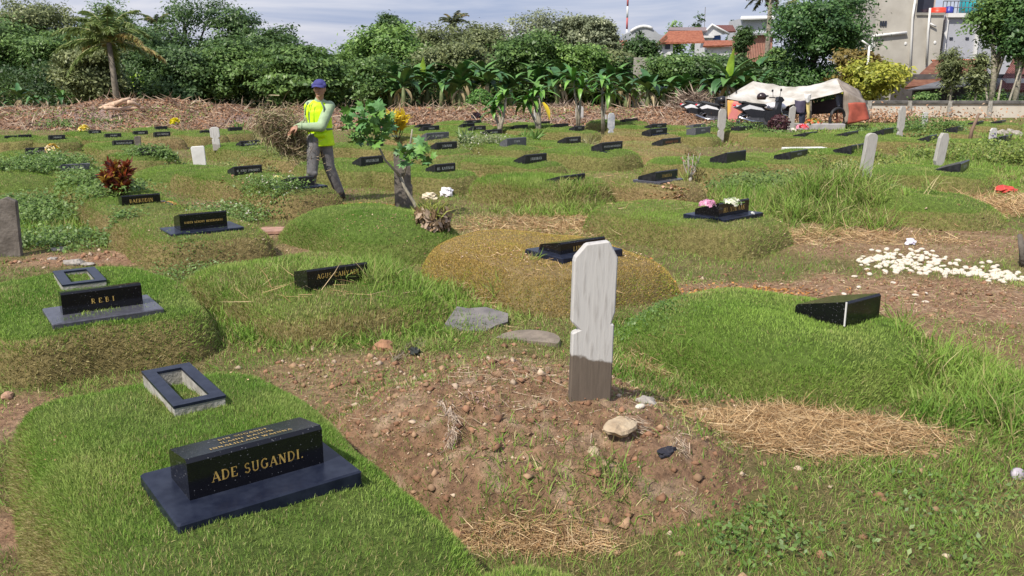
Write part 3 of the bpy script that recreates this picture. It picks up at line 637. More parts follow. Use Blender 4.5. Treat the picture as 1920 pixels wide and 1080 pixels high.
# ---------------------------------------------------------------- weeds
def weeds(px, py, rx, ry, h, n, size, label, c1=(.07, .15, .03), c2=(.20, .30, .07), asp=.55, speck=0, name='weeds'):
    c = P(px, py); m = max(6, n//40); a = rng.random(m)*2*np.pi; r = np.sqrt(rng.random(m))
    cx = c.x+np.cos(a)*r*rx; cy = c.y+np.sin(a)*r*ry; hh = h*rng.uniform(.45, 1.1, m)*(1-.4*r**3)
    i = rng.integers(0, m, n); t = rng.random(n)**.7
    s = .09*(1+h)
    x = cx[i]+rng.normal(size=n)*s*(.4+t); y = cy[i]+rng.normal(size=n)*s*(.4+t); z = onz(x, y)+hh[i]*t
    nr = np.stack([rng.normal(size=n)*.6, rng.normal(size=n)*.6-.3, np.ones(n)], 1)
    k = np.clip(rng.random(n)*.7+vn(cx, cy, 3, 5)[i]*.4, 0, 1); col = mixc(c1, c2, k)*rng.uniform(.7, 1.2, (n, 1))
    if speck: col[rng.random(n) < speck] = (.62, .6, .5)
    return tag(leaves(name, np.stack([x, y, z], 1), nr, size*rng.uniform(.6, 1.4, n), asp, col), label, 'weeds', kind='stuff')
weeds(90, 400, 1.25, .9, .26, 9000, .045, 'leafy green weeds beside the dark wooden grave post')
weeds(60, 350, .9, .8, .28, 5000, .045, 'pale green weeds at the left edge')
weeds(110, 455, .8, .35, .18, 2500, .04, 'low weeds behind the dark grave post')
weeds(450, 403, .75, .55, .2, 4000, .035, 'low bush of white tipped weeds behind the longest name plaque', speck=.04)
weeds(295, 322, .5, .4, .2, 2000, .05, 'leafy weeds between the croton and the white slab')
weeds(870, 293, .9, .5, .25, 3000, .04, 'pale flowering weeds below a black plaque', c2=(.34, .36, .16), speck=.1)
weeds(1500, 365, 1.2, .9, .34, 11000, .05, 'tall leafy weeds left of the round topped post', c2=(.22, .28, .07))
weeds(1640, 330, .9, .9, .3, 3500, .05, 'yellowing weeds around the round topped post', c2=(.34, .34, .08))
weeds(1850, 300, 1.6, 1.2, .4, 6000, .06, 'bushy green weeds at the right edge', c2=(.30, .36, .07))
weeds(1700, 262, 1.5, 1.2, .4, 5000, .07, 'dark green weeds around the straight white post')
weeds(1865, 214, 2.0, .7, 1.1, 5000, .13, 'creeper bush heaped against the boundary wall', c2=(.20, .33, .07))
weeds(1840, 217, 2.4, 1.2, .7, 7000, .10, 'bright green creepers below the boundary wall', c2=(.24, .38, .08))
weeds(1420, 262, 1.4, .8, .3, 3500, .06, 'dull weeds right of the crumpled newspaper')
weeds(480, 320, .8, .7, .25, 1500, .04, 'thin yellow green weeds beside the clipped corner plaque', c2=(.34, .34, .1))
weeds(1850, 1000, .5, .3, .08, 500, .022, 'small leafy weeds in the bottom right grass')
weeds(1350, 1030, .5, .16, .06, 350, .022, 'small leafy weeds in the bottom middle grass')
weeds(370, 520, .35, .3, .12, 1400, .022, 'creeping weeds between the two left mounds')
weeds(150, 240, 1.6, .8, .4, 2500, .09, 'dark leafy plants in front of the earth bank')
weeds(1200, 640, .25, .25, .08, 700, .02, 'sprigs at the foot of the big white post')

for k, (x, y, r_, h_, n_) in enumerate([(720, 740, .10, .06, 260), (870, 770, .12, .05, 260), (800, 790, .08, .05, 160), (960, 960, .14, .07, 420), (1010, 985, .12, .06, 300), (1130, 965, .10, .07, 260), (1180, 700, .10, .10, 400), (1030, 740, .06, .05, 140), (830, 700, .09, .05, 160), (680, 780, .12, .05, 260), (1230, 800, .08, .05, 150), (1150, 960, .05, .12, 120), (1290, 860, .15, .06, 300)]):
    c = P(x, y); m = n_*6//10; a = rng.normal(size=m)*r_; b_ = rng.normal(size=m)*r_; xx, yy = c.x+a, c.y+b_; z = onz(xx, yy)-.004
    tag(blades('weed_tuft', np.stack([xx, yy, z], 1), np.stack([rng.normal(size=m)*.5, rng.normal(size=m)*.5, np.ones(m)], 1), h_*rng.uniform(.5, 1.3, m), .0045, .2, grasscol(m, .2, xx, yy, .3), GRASS, None, 2, .7), ['sprig tuft at the left top of the soil mound', 'sprigs above the pale roots on the soil mound', 'sprigs left of the pale root bundle', 'green tuft at the near foot of the soil mound', 'tuft right of the green one at the mound foot', 'tuft above the dry yellow leaf', 'dark green tuft in the shade behind the big white post', 'tiny tuft left of the big white post foot', 'sprigs below the tangle of dead roots', 'sprigs along the left edge of the soil mound', 'sprigs right of the flat rock', 'tall blades beside the dry yellow leaf', 'sprigs by the orange cap'][k], 'weeds', kind='stuff')

def tallgrass(px, py, rx, ry, n, h, lab, dry=.25, w=.006, fresh=.5):
    c = P(px, py); m = n//26+1; cx, cy = c.x+rng.normal(size=m)*rx*.5, c.y+rng.normal(size=m)*ry*.5; i = rng.integers(0, m, n)
    x, y = cx[i]+rng.normal(size=n)*.035, cy[i]+rng.normal(size=n)*.035; z = onz(x, y)-.01
    up = np.stack([rng.normal(size=n)*.45, rng.normal(size=n)*.45, np.ones(n)], 1); hh = h*rng.uniform(.35, 1.1, m)[i]*rng.uniform(.6, 1.1, n)
    tag(blades('tall_grass', np.stack([x, y, z], 1), up, hh, w*rng.uniform(.6, 1.2, n), .1, grasscol(n, dry, x, y, fresh), GRASS, None, 2, .8), lab, 'grass', kind='stuff')
tallgrass(1515, 402, .95, 1.0, 7500, .42, 'tall rank grass left of the round topped post', .3, .009)
tallgrass(1455, 372, .8, .7, 2600, .26, 'tall grass below the blank black plaque on its plate', .15, .009)
tallgrass(720, 570, .65, .35, 5000, .20, 'tall grass right of the half sunk plaque', .2, .005)
tallgrass(600, 560, .55, .08, 700, .08, 'tufts growing over the half sunk plaque', .3, .005)
tallgrass(1880, 760, .35, .55, 4000, .26, 'tall grass at the right edge', .2, .006)
tallgrass(1080, 400, .8, .35, 3000, .22, 'long grass on the near side of the bushy mound', .3, .008)
tallgrass(430, 590, .3, .35, 1500, .10, 'rough grass between the two left mounds', .5, .004)
tallgrass(1700, 318, 1.4, .8, 3500, .24, 'rank grass between the leaning posts', .35, .011)
tallgrass(1840, 300, 1.4, 1.0, 3500, .4, 'rank grass near the cord bound post', .35, .012)
tallgrass(1230, 720, .3, .2, 900, .10, 'rough tufts right of the big white post', .4, .004)
# ---------------------------------------------------------------- upright grave posts
POSTW = bpy.data.materials.new('painted_post'); POSTW.use_nodes = True
def painted(name, top, bot, zc, rough=.8, streak=(.30, .28, .27), amp=.10, ns=14, slope=0):
    m = bpy.data.materials.new(name); m.use_nodes = True; n = m.node_tree; b = n.nodes['Principled BSDF']; b.inputs['Roughness'].default_value = rough
    b.inputs['Specular IOR Level'].default_value = .25
    t = n.nodes.new('ShaderNodeTexCoord'); s = n.nodes.new('ShaderNodeSeparateXYZ'); q = n.nodes.new('ShaderNodeTexNoise'); q.inputs['Scale'].default_value = ns; q.inputs['Detail'].default_value = 4
    n.links.new(t.outputs['Object'], s.inputs[0]); n.links.new(t.outputs['Object'], q.inputs['Vector'])
    a = n.nodes.new('ShaderNodeMath'); a.operation = 'MULTIPLY_ADD'; a.inputs[1].default_value = amp; n.links.new(q.outputs['Fac'], a.inputs[0]); sx = n.nodes.new('ShaderNodeMath'); sx.operation = 'MULTIPLY_ADD'; sx.inputs[1].default_value = -slope; n.links.new(s.outputs['X'], sx.inputs[0]); n.links.new(s.outputs['Z'], sx.inputs[2]); n.links.new(sx.outputs[0], a.inputs[2])
    r = n.nodes.new('ShaderNodeMapRange'); r.inputs[1].default_value = zc+.045; r.inputs[2].default_value = zc+.055; n.links.new(a.outputs[0], r.inputs[0])
    mpp = n.nodes.new('ShaderNodeMapping'); mpp.inputs['Scale'].default_value = (40, 40, 5); n.links.new(t.outputs['Object'], mpp.inputs[0])
    w = n.nodes.new('ShaderNodeTexNoise'); w.inputs['Scale'].default_value = 1.6; w.inputs['Detail'].default_value = 8; n.links.new(mpp.outputs[0], w.inputs['Vector'])
    w2 = n.nodes.new('ShaderNodeMapRange'); w2.inputs[1].default_value = .52; w2.inputs[2].default_value = .74; n.links.new(w.outputs['Fac'], w2.inputs[0])
    m1 = n.nodes.new('ShaderNodeMix'); m1.data_type = 'RGBA'; m1.inputs['A'].default_value = (*top, 1); m1.inputs['B'].default_value = (*streak, 1); n.links.new(w2.outputs[0], m1.inputs['Factor'])
    m3 = n.nodes.new('ShaderNodeMix'); m3.data_type = 'RGBA'; m3.inputs['A'].default_value = (*bot, 1); m3.inputs['B'].default_value = tuple(x*.55 for x in bot)+(1,); n.links.new(w.outputs['Fac'], m3.inputs['Factor'])
    m2 = n.nodes.new('ShaderNodeMix'); m2.data_type = 'RGBA'; n.links.new(r.outputs[0], m2.inputs['Factor']); n.links.new(m3.outputs['Result'], m2.inputs['A']); n.links.new(m1.outputs['Result'], m2.inputs['B'])
    n.links.new(m2.outputs['Result'], b.inputs['Base Color'])
    u = n.nodes.new('ShaderNodeBump'); u.inputs['Strength'].default_value = .45; u.inputs['Distance'].default_value = .006; n.links.new(w.outputs['Fac'], u.inputs['Height']); n.links.new(u.outputs[0], b.inputs['Normal'])
    return m
WPOST = painted('white_paint_on_wood', (.49, .475, .455), (.17, .135, .105), .20, streak=(.34, .32, .30), amp=.07, ns=16, slope=-.28)
GPOST = painted('weathered_grey_white', (.42, .40, .37), (.25, .21, .17), .08)
PPOST = painted('pale_paint', (.56, .54, .51), (.45, .41, .37), .03)
VIOLET = mat('violet_ink', (.12, .08, .25), .7, .2, 50); ROPE = mat('dark_cord', (.03, .03, .03), .8)
def outline(w, h, style):
    a = w/2
    if style == 'notch': R = [(a*.96, -.1), (a*.98, h*.50), (a*.84, h*.505), (a*1.0, h*.575), (a*1.03, h*.90), (a*.60, h), (-a*.45, h*.985), (-a*.95, h*.91), (-a*1.0, h*.885), (-a*1.02, h*.52), (-a*.66, h*.474), (-a*.98, h*.455), (-a*1.04, -.1)]
    elif style == 'waist': R = [(a*.8, -.1), (a*.8, h*.33), (a*.55, h*.38), (a*.8, h*.43), (a, h*.47), (a, h*.9), (a*.55, h), (-a*.55, h), (-a, h*.9), (-a, h*.47), (-a*.8, h*.43), (-a*.55, h*.38), (-a*.8, h*.33), (-a*.8, -.1)]
    elif style == 'round': R = [(a, -.1)]+[(a*math.cos(rad(t))*1.0, h-a*.75+a*.75*math.sin(rad(t))) for t in range(0, 181, 20)]+[(-a, -.1)]
    elif style == 'slab': R = [(a*1.15, -.1), (a*1.15, h*.06), (a*.88, h*.12), (a*.93, h*.2), (a, h*.95), (a*.85, h), (-a*.85, h), (-a, h*.95), (-a*.93, h*.2), (-a*.88, h*.12), (-a*1.15, h*.06), (-a*1.15, -.1)]
    elif style == 'peak': R = [(a, -.1), (a, h*.93), (a*.2, h), (-a, h*.90), (-a, -.1)]
    elif style == 'jag': R = [(a*1.05, -.1), (a*1.05, h*.4), (a*.9, h*.42), (a*.9, h*.9), (a*.3, h), (-a*.2, h*.93), (-a*.95, h*.97), (-a, -.1)]
    return R
def post(px, py, ty, wpx, style, m, lab, lean=0, T=.045, yaw=12, back=0, cat='grave post', name='grave_post', z=None, wrap=0):
    b0 = g1(px, py)
    if z is not None: b0 = P(px, py, z)
    h = (AT(px, ty, b0.y).z-b0.z); w = wpx*depth(b0)/F
    b = MB(); b.prism(outline(w, h, style), T, 'y')
    o = b.build(name, m, None, b0); o.rotation_euler = (rad(-back), rad(lean), rad(yaw))
    bv = o.modifiers.new('b', 'BEVEL'); bv.width = min(.006, T*.15); bv.segments = 1
    tag(o, lab, cat, 'upright grave posts'); return o, b0, w, h
post(1106, 757, 451, 80, 'notch', WPOST, 'big white painted wooden grave post with bare grey foot and side notches', T=.04, yaw=9, lean=.6)
post(1603+12, 366, 249, 22, 'round', GPOST, 'leaning round topped concrete grave post with carved border', lean=5, T=.07)
post(1750, 348, 249, 19, 'waist', GPOST, 'leaning pale concrete grave post with broken rocks at its foot', lean=6.5, T=.07)
post(1684, 275, 199, 13, 'waist', GPOST, 'straight white grave post with pinched waist, in dark weeds', T=.07, lean=1)
o, b0, w, h = post(1732, 240, 210, 12, 'round', PPOST, 'short white grave post with violet writing near the wall', T=.05)
q = MB(); [q.box((((k % 2)-.5)*w*.3, -.03, h*(.45+.09*k)), (w*.22, .004, h*.05)) for k in range(4)]; q.build('violet_writing', VIOLET, o)
o, b0, w, h = post(1856, 288, 240, 14, 'waist', PPOST, 'white grave post with violet writing and black cord', T=.05, lean=2)
q = MB(); [q.box((((k % 2)-.5)*w*.25, -.03, h*(.55+.08*k)), (w*.22, .004, h*.05)) for k in range(4)]; q.build('violet_writing', VIOLET, o)
q = MB(); q.tube([(-w*.5, -.035, h*.40), (0, -.045, h*.43), (w*.5, -.035, h*.42), (w*.5, .03, h*.42)], .008, 5); q.build('cord', ROPE, o)
post(1350, 268, 204, 15, 'waist', GPOST, 'weathered grey grave post beside the crumpled newspaper', T=.06, lean=1.5)
post(1481, 248, 198, 12, 'peak', GPOST, 'white grave post standing in front of the motorbikes', T=.06, lean=3)
post(1145, 264, 212, 13, 'waist', mat('silver_grey', (.30, .32, .36), .6, 0, 12, col2=(.5, .5, .5), bump=.2), 'silvery grey stained grave post behind the gilt lettered plaque', T=.06)
post(1086, 238, 198, 15, 'round', PPOST, 'tall bright white grave post between the plumerias', T=.06)
post(1132, 240, 214, 10, 'peak', PPOST, 'small cream grave post left of the silvery one', T=.05)
post(1253, 228, 193, 11, 'peak', GPOST, 'white square topped grave post beside the branch heap', T=.06)
post(1008, 248, 203, 12, 'round', PPOST, 'cloth wrapped white grave post behind left plumeria', T=.06, lean=-2)
post(942, 235, 205, 7, 'peak', PPOST, 'thin white grave post among the leftmost plumeria stems', T=.04, lean=-8)
post(406, 273, 238, 17, 'waist', PPOST, 'narrow notched white grave post in front of the earth bank', T=.05, lean=-3)
post(377, 323, 274, 24, 'slab', WHITEST, 'wide plain white gravestone slab with moulded foot', T=.06, lean=-3, yaw=14, cat='gravestone')
post(20, 480, 369, 40, 'peak', OLDWOOD, 'dark weathered grave post cut off by the left edge', T=.07, lean=2)
post(757, 390, 282, 33, 'jag', OLDWOOD, 'tall weathered brown plank behind the jatropha stem', T=.03, yaw=5)
post(259, 272, 255, 11, 'peak', OLDWOOD, 'short dark stump post left among far plaques', T=.05)
post(1178, 212, 175, 7, 'peak', mat('reddish_wood', (.22, .13, .09), .9, .2, 10), 'thin brown stake on the earth bank', T=.1)
# ---------------------------------------------------------------- open frame boxes behind the name stones
def frame_box(px, py, z, W_, L, hgt, baz, rail, lab):
    c = P(px, py, z); t = empty('grave_kerb_box', (c.x, c.y, z), rad(90)-baz); tag(t, lab, 'grave frame', 'open grave frames')
    for nm, m, z0, z1, e in (('cement_rim', CEMENT, -.06, hgt-.012, -.004), ('granite_cover', NAVY, hgt-.012, hgt, 0)):
        b = MB(); zz, dz = (z0+z1)/2, z1-z0; r = rail+e
        b.box((0, -L/2+rail/2, zz), (W_+2*e, r, dz)); b.box((0, L/2-rail/2, zz), (W_+2*e, r, dz))
        b.box((-W_/2+rail/2, 0, zz), (r, L-rail*2-e*2, dz)); b.box((W_/2-rail/2, 0, zz), (r, L-rail*2-e*2, dz)); b.build(nm, m, t)
frame_box(343, 738, .325, .21, .52, .05, rad(54), .052, 'dark grave frame with rough cement sides, around a patch of grass')
frame_box(150, 532, .265, .27, .50, .06, rad(56), .062, 'grey grave frame lying behind the four letter plaque')
# flat white kerb, rock pieces
b = MB(); b.box((0, 0, .02), (.85, .25, .06), bev=.008); o = b.build('grave_kerb', WHITEST, None, P(1508, 281, .25), rad(8)); tag(o, 'flat whitish stone slab edging a grave, right of centre', 'stone slab')
b = MB(); b.prism([(-.62, -.30), (-.30, -.33), (-.05, -.22), (.0, -.05), (.12, .12), (.05, .33), (-.3, .36), (-.5, .22), (-.66, .2)], .04, 'z'); o = b.build('broken_slab', mat('grey_slab', (.13, .12, .12), .75, 0, 5, bump=.3, col2=(.22, .20, .185)), None, P(930, 612, .0), rad(-8)); o.scale = (.50, .58, 1); o.rotation_euler = (rad(9), rad(9), rad(-16)); tag(o, 'broken grey stone slab with a ragged edge lying on the grass', 'stone slab')
b = MB(); b.prism(arc(0, 0, .30, .24, 0, 180, 10)+[(-.3, -.03), (.3, -.03)], .045, 'z'); o = b.build('broken_slab', mat('tan_slab', (.19, .155, .12), .8, .25, 8, bump=.3), None, P(990, 642, .0), rad(-25)); o.rotation_euler = (rad(10), rad(-4), rad(-30)); o.scale = (.75, .6, 1); tag(o, 'rounded tan stone slab piece right of the ragged grey one', 'stone slab')
def rock(px, py, s, m, lab, name='rock', grp='loose rocks on the ground', seed=0, z=None, cat='rock'):
    import mathutils
    p = g1(px, py); R = random.Random(seed); me = MB(); me.ell((0, 0, 0), s, 7)
    for i, v in enumerate(me.v):
        q = Vector(v); n_ = mathutils.noise.noise(q*(2.2/max(s))+Vector((seed, 0, 0))); me.v[i] = tuple(q*(1+.45*n_))
    me.sm = [False]*len(me.sm)
    o = me.build(name, m, None, (p.x, p.y, p.z+s[2]*.3), R.random()*6); tag(o, lab, cat, grp); return o
STONE = mat('tan_rock', (.34, .25, .16), .9, 0, 16, bump=.5, col2=(.50, .40, .27)); STONEG = mat('grey_rock', (.25, .22, .19), .9, 0, 16, bump=.5, col2=(.42, .38, .33))
rock(1163, 805, (.08, .055, .03), STONE, 'large flat tan rock on the bare soil mound', seed=1)
rock(1112, 850, (.03, .025, .02), STONE, 'small cream rock below the large flat tan one', seed=2)
rock(1121, 743, (.03, .025, .025), STONE, 'small rock right at the foot of the big white post', seed=3)
rock(936, 693, (.03, .025, .022), mat('orange_rock', (.42, .22, .10), .9, .2, 16), 'orange rock on top of the soil mound', seed=4)
rock(1209, 760, (.06, .05, .03), STONEG, 'grey rock in the weeds right of the big white post', seed=5)
rock(1105, 758, (.02, .02, .012), STONE, 'pebble in front of the big white post', seed=6)
rock(13, 745, (.045, .03, .022), mat('pink_rock', (.42, .25, .16), .9, .2, 16), 'pinkish rock at the left edge', seed=7)
rock(1157, 900, (.03, .03, .016), STONE, 'round tan stone low on the soil mound', seed=8)
rock(722, 655, (.07, .05, .05), mat('red_clod', (.30, .16, .09), .95, .25, 20, bump=.5), 'red earth clod beside the dark plant roots', seed=9)
rock(1705, 343, (.10, .08, .06), STONEG, 'mossy rock left at the foot of the leaning pale post', seed=10)
rock(1738, 348, (.14, .09, .07), STONEG, 'broken grey rock at the foot of the leaning pale post', seed=11)
rock(1760, 352, (.05, .05, .05), STONEG, 'small grey rock right of the leaning pale post', seed=12)
for k, (x, y) in enumerate([(1845, 250), (1862, 246), (1878, 254), (1893, 252), (1907, 255)]):
    rock(x, y, (.16, .12, .12), STONEG, 'whitish rubble stone of the heap before the right hand wall', grp='rubble stones at the right', seed=20+k)
for k, (x, y, s) in enumerate([(110, 470, .10), (140, 495, .13), (165, 497, .08), (98, 487, .07)]):
    rock(x, y, (s*.7, s*.6, s*.25), STONEG, 'flat pale stone on the soil behind the left frame', grp='flat pale stones behind the left frame', seed=30+k)
TERR = mat('terracotta', (.38, .22, .16), .9, .2, 12, bump=.3)
b = MB(); b.prism([(-.2, -.14), (.18, -.16), (.22, .12), (-.12, .16), (-.22, .05)], .03, 'z'); o = b.build('clay_tile', TERR, None, g1(517, 437)+Vector((0, 0, .03)), .2); tag(o, 'broken pinkish clay tile lying on the soil path', 'tile')
# pebbles edging the soil grave, right
PEB = mat('pebble_white', (.62, .55, .45), .8, .12, 20)
prot = None; R = random.Random(4)
for k in range(280):
    t = R.random()
    if t < .45: s = R.random(); x = 1610+s*300; y = 488+s*26+R.gauss(0, 7)-(12*math.sin(s*3.1) if R.random() < .5 else -4)
    elif t < .75: s = R.random(); x = 1610+s*150; y = 480+R.gauss(6, 6)-8*math.sin(s*3)
    else: s = R.random(); x = 1640+s*280; y = 496+s*22+R.gauss(0, 5)
    p = P(x, y, .0); z = float(onz(np.array([p.x]), np.array([p.y]))[0]); r = R.uniform(.020, .038)
    if prot is None:
        b = MB(); b.ell((0, 0, 0), (1, .75, .5), 6); o = b.build('pebble', PEB); prot = o
    else: o = prot.copy(); COL.objects.link(o)
    o.location = (p.x, p.y, z+r*.3); o.scale = (r, r, r); o.rotation_euler = (R.gauss(0, .2), R.gauss(0, .2), R.random()*6)
    tag(o, 'white pebble of the strip edging the bare grave at the right', 'pebble', 'white pebbles edging the right hand grave')
for k, (x, y) in enumerate([(1602, 520), (1610, 540), (1675, 532), (1716, 555), (1735, 552), (1582, 553), (1735, 568), (1200, 765), (1010, 700)]):
    p = g1(x, y); o = prot.copy(); COL.objects.link(o); o.location = p+Vector((0, 0, .008)); o.scale = (.028, .024, .022); o.rotation_euler = (0, 0, k)
    tag(o, 'stray white pebble scattered on the bare soil', 'pebble', 'stray pebbles on the soil')
# ---------------------------------------------------------------- litter
def crumple(px, py, s, m, lab, cat, seed=0, flat=.5, name='plastic_bag', z=0, n=9):
    p = g1(px, py); R = np.random.default_rng(seed); b = MB(); b.ell((0, 0, 0), (1, 1, 1), n)
    V = np.array(b.v); k = 1+.35*(vn(V[:, 0]*2+V[:, 2]*3+9, V[:, 1]*2+7, 1.3, seed)-.5)*2+R.normal(size=len(V))*.07
    V = V*k[:, None]*np.array(s); b.v = [tuple(v) for v in V]; b.sm = [False]*len(b.sm)
    o = b.build(name, m, None, (p.x, p.y, p.z+s[2]*.5+z), seed); tag(o, lab, cat); return o
PLAS = mat('white_plastic', (.72, .70, .74), .4, .06, 10); 
crumple(1706, 458, (.085, .05, .035), mat('lilac_plastic', (.60, .56, .72), .4, 0, 12, col2=(.78, .76, .80)), 'crumpled lilac white plastic bag on the dry grass', 'plastic bag', 1)
crumple(838, 368, (.14, .09, .08), PLAS, 'crumpled white plastic bag behind the withered plant', 'plastic bag', 2)
crumple(806, 373, (.10, .08, .06), mat('cream_cloth', (.6, .52, .38), .8, .2, 10), 'cream cloth scrap left of the white plastic bag', 'cloth', 3, name='cloth_scrap')
crumple(1883, 360, (.20, .14, .06), mat('red_cloth', (.50, .05, .04), .8, .2, 8), 'crumpled bright red cloth lying on the cut grass', 'cloth', 4, name='red_cloth')
crumple(1852, 361, (.16, .14, .05), mat('brown_sack', (.30, .15, .08), .9, .3, 8), 'brown sack lying left of the red cloth', 'sack', 5, name='sack')
crumple(1372, 257, (.45, .18, .12), mat('newsprint', (.60, .56, .48), .9, .15, 6), 'crumpled sheet of cream paper right of the grey post', 'paper', 6, name='crumpled_paper')
crumple(1250, 852, (.05, .03, .02), mat('black_rag', (.02, .02, .03), .8), 'crumpled black rag under pale roots at the soil mound edge', 'rag', 7, name='black_rag')
crumple(778, 662, (.05, .035, .025), mat('black_rag2', (.02, .025, .022), .8), 'black rag among dead roots on the soil mound', 'rag', 8, name='black_rag')
def cap(px, py, r, m, lab, tilt=.6):
    p = g1(px, py); b = MB(); b.tube([(0, 0, 0), (0, 0, r*.55)], [r, r*.93], 16); o = b.build('bottle_cap', m, None, p+Vector((0, 0, .012))); o.rotation_euler = (tilt, .2, 0); tag(o, lab, 'bottle cap')
cap(1068, 889, .017, mat('blue_plastic', (.04, .06, .32), .4), 'small blue bottle cap on the bare soil')
cap(1318, 902, .014, mat('orange_plastic', (.75, .10, .03), .4), 'small orange red bottle cap at the right of the soil')
cap(1906, 895, .03, mat('pale_lilac', (.45, .40, .45), .5), 'greyish cup rim in the grass at the right edge', tilt=1.1)
o = leaves('fallen_leaf', np.array([tuple(g1(1113, 990)+Vector((0, 0, .03)))]), np.array([[.4, -.5, .6]]), .10, .45, np.array([(.42, .36, .12)])); tag(o, 'upright dry yellow leaf near the bottom edge', 'leaf')
o = leaves('fallen_leaf', np.array([tuple(g1(1062, 870)+Vector((0, 0, .012)))]), np.array([[0, -.2, 1]]), .05, .4, np.array([(.55, .5, .05)])); tag(o, 'small yellow leaf above the blue bottle cap', 'leaf')
# frayed roots
def roots(pts, n, L, w, col, lab, sp=.04, name='frayed_roots'):
    Pp = []; 
    for a, b_ in zip(pts[:-1], pts[1:]):
        p, q = np.array(g1(*a)), np.array(g1(*b_)); t = rng.random((n, 1)); Pp.append(p*(1-t)+q*t)
    p = np.concatenate(Pp)+rng.normal(size=(n*(len(pts)-1), 3))*[sp, sp, .008]+[0, 0, .012]
    dirv = np.array(g1(*pts[-1]))-np.array(g1(*pts[0])); dirv /= np.linalg.norm(dirv)
    up = dirv+rng.normal(size=p.shape)*.28; up[:, 2] *= .4
    m = len(p); tag(blades(name, p, up, L*rng.uniform(.5, 1.3, m), w, .05, np.array(col)*rng.uniform(.6, 1.2, (m, 1)), DRY, None, 2, .2), lab, 'roots')
roots([(828, 755), (850, 790), (842, 840)], 90, .06, .003, (.55, .44, .34), 'pale frayed root bundle left on the soil mound', .012)
roots([(1150, 790), (1190, 790), (1190, 820)], 40, .05, .003, (.55, .44, .33), 'frayed fibres above the large flat rock', .02)
roots([(1255, 800), (1275, 830), (1272, 860)], 60, .06, .003, (.5, .4, .3), 'frayed pale roots right of the large flat rock', .015)
roots([(1250, 870), (1280, 900), (1272, 950)], 90, .08, .0035, (.55, .43, .30), 'long frayed pale roots low on the soil mound', .018)
roots([(735, 685), (765, 655), (782, 650)], 60, .10, .004, (.32, .26, .2), 'tangle of grey dead roots on the soil mound top', .02)
roots([(955, 900), (972, 925), (975, 945)], 40, .05, .003, (.45, .36, .22), 'wisp of dry fibre in the middle of the soil', .012)
roots([(860, 700), (885, 735), (905, 760)], 70, .03, .006, (.5, .33, .26), 'pinkish flakes on the soil mound', .05)
# sticks
def stick(pts, r, m, lab, name='stick', cat='stick'):
    b = MB(); b.tube(pts, r, 6); o = b.build(name, m); tag(o, lab, cat); return o
a_ = g1(1817, 272); stick([a_, AT(1822, 245, a_.y), AT(1836, 212, a_.y)], [.05, .04, .03], mat('stick_brown', (.20, .13, .09), .9), 'thin leaning brown stick near the right edge')
a_ = g1(1918, 500); stick([a_, AT(1917, 470, a_.y), AT(1912, 440, a_.y)], [.03, .028, .02], OLDWOOD, 'dark sapling stem at the right edge', 'sapling', 'plant')
a_ = g1(975, 322); stick([AT(942, 303, a_.y), AT(981, 323, a_.y)], .022, OLDWOOD, 'dark stick lying across the olive mound')
# ---------------------------------------------------------------- flowers on the stones
def bouquet(px, py, z, r, cols, lab, n=60, size=.035, green=0, dome=.7):
    p = P(px, py, z); a = rng.random(n)*2*np.pi; e = rng.random(n)**.6
    d_ = np.stack([np.cos(a)*e, np.sin(a)*e, np.sqrt(np.maximum(0, 1-e*e))*dome+.1], 1)
    q = np.array(p)+d_*r; i = rng.integers(0, len(cols), n)
    o = leaves('bouquet', q, d_+rng.normal(size=(n, 3))*.35, size*rng.uniform(.7, 1.3, n), .8, np.array(cols)[i]*rng.uniform(.85, 1.1, (n, 1))); tag(o, lab, 'flowers')
    if green:
        b = MB()
        for k in range(green): t = 6.28*k/green; b.tube([tuple(p), tuple(p+Vector((math.cos(t)*r*1.3, math.sin(t)*r, r*.2)))], .006, 4)
        g = b.build('stem', mat('stem_green', (.12, .22, .04), .7)); g.parent = o
    return o
bouquet(1327, 388, .45, .075, [(.75, .35, .52), (.80, .55, .65), (.7, .28, .48)], 'pink peony like flowers lying on the black plaque', 120, .045)
bouquet(1372, 383, .43, .10, [(.70, .72, .55), (.55, .65, .35), (.8, .78, .66)], 'white green budded flowers behind the pink ones', 50, .05, 5, .4)
bouquet(1410, 403, .33, .03, [(.8, .8, .78)], 'tiny white flowers at the right end of the pink topped plaque', 12, .03)
bouquet(99, 287, .30, .12, [(.85, .68, .40), (.8, .6, .05), (.85, .75, .55)], 'fan of pale yellow paper wrapped flowers', 60, .10, 0, 1.2)
bouquet(160, 248, .32, .13, [(.8, .62, .05), (.8, .75, .4)], 'small yellow bouquet in the back row, left', 60, .10, 0, 1.2)
bouquet(328, 234, .35, .12, [(.75, .65, .02)], 'yellow croton top behind the back row, left', 40, .16, 0, 1.2)
bouquet(522, 341, .28, .10, [(.72, .70, .20), (.78, .76, .35)], 'little yellow flowers left of the walking person', 60, .04)
bouquet(352, 322, .12, .12, [(.72, .22, .12), (.75, .35, .25)], 'red pink blossoms at the foot of the wide white slab', 60, .05)
bouquet(1504, 243, .3, .16, [(.80, .12, .15), (.85, .35, .45), (.75, .05, .05)], 'pink and red flowers in front of the white post', 80, .10)
bouquet(1487, 245, .26, .07, [(.8, .75, .66)], 'single cream bloom left of the red flowers', 20, .08)
bouquet(1525, 236, .3, .25, [(.65, .15, .05), (.2, .32, .06), (.6, .25, .05)], 'small orange and green plants under the tent', 80, .10)
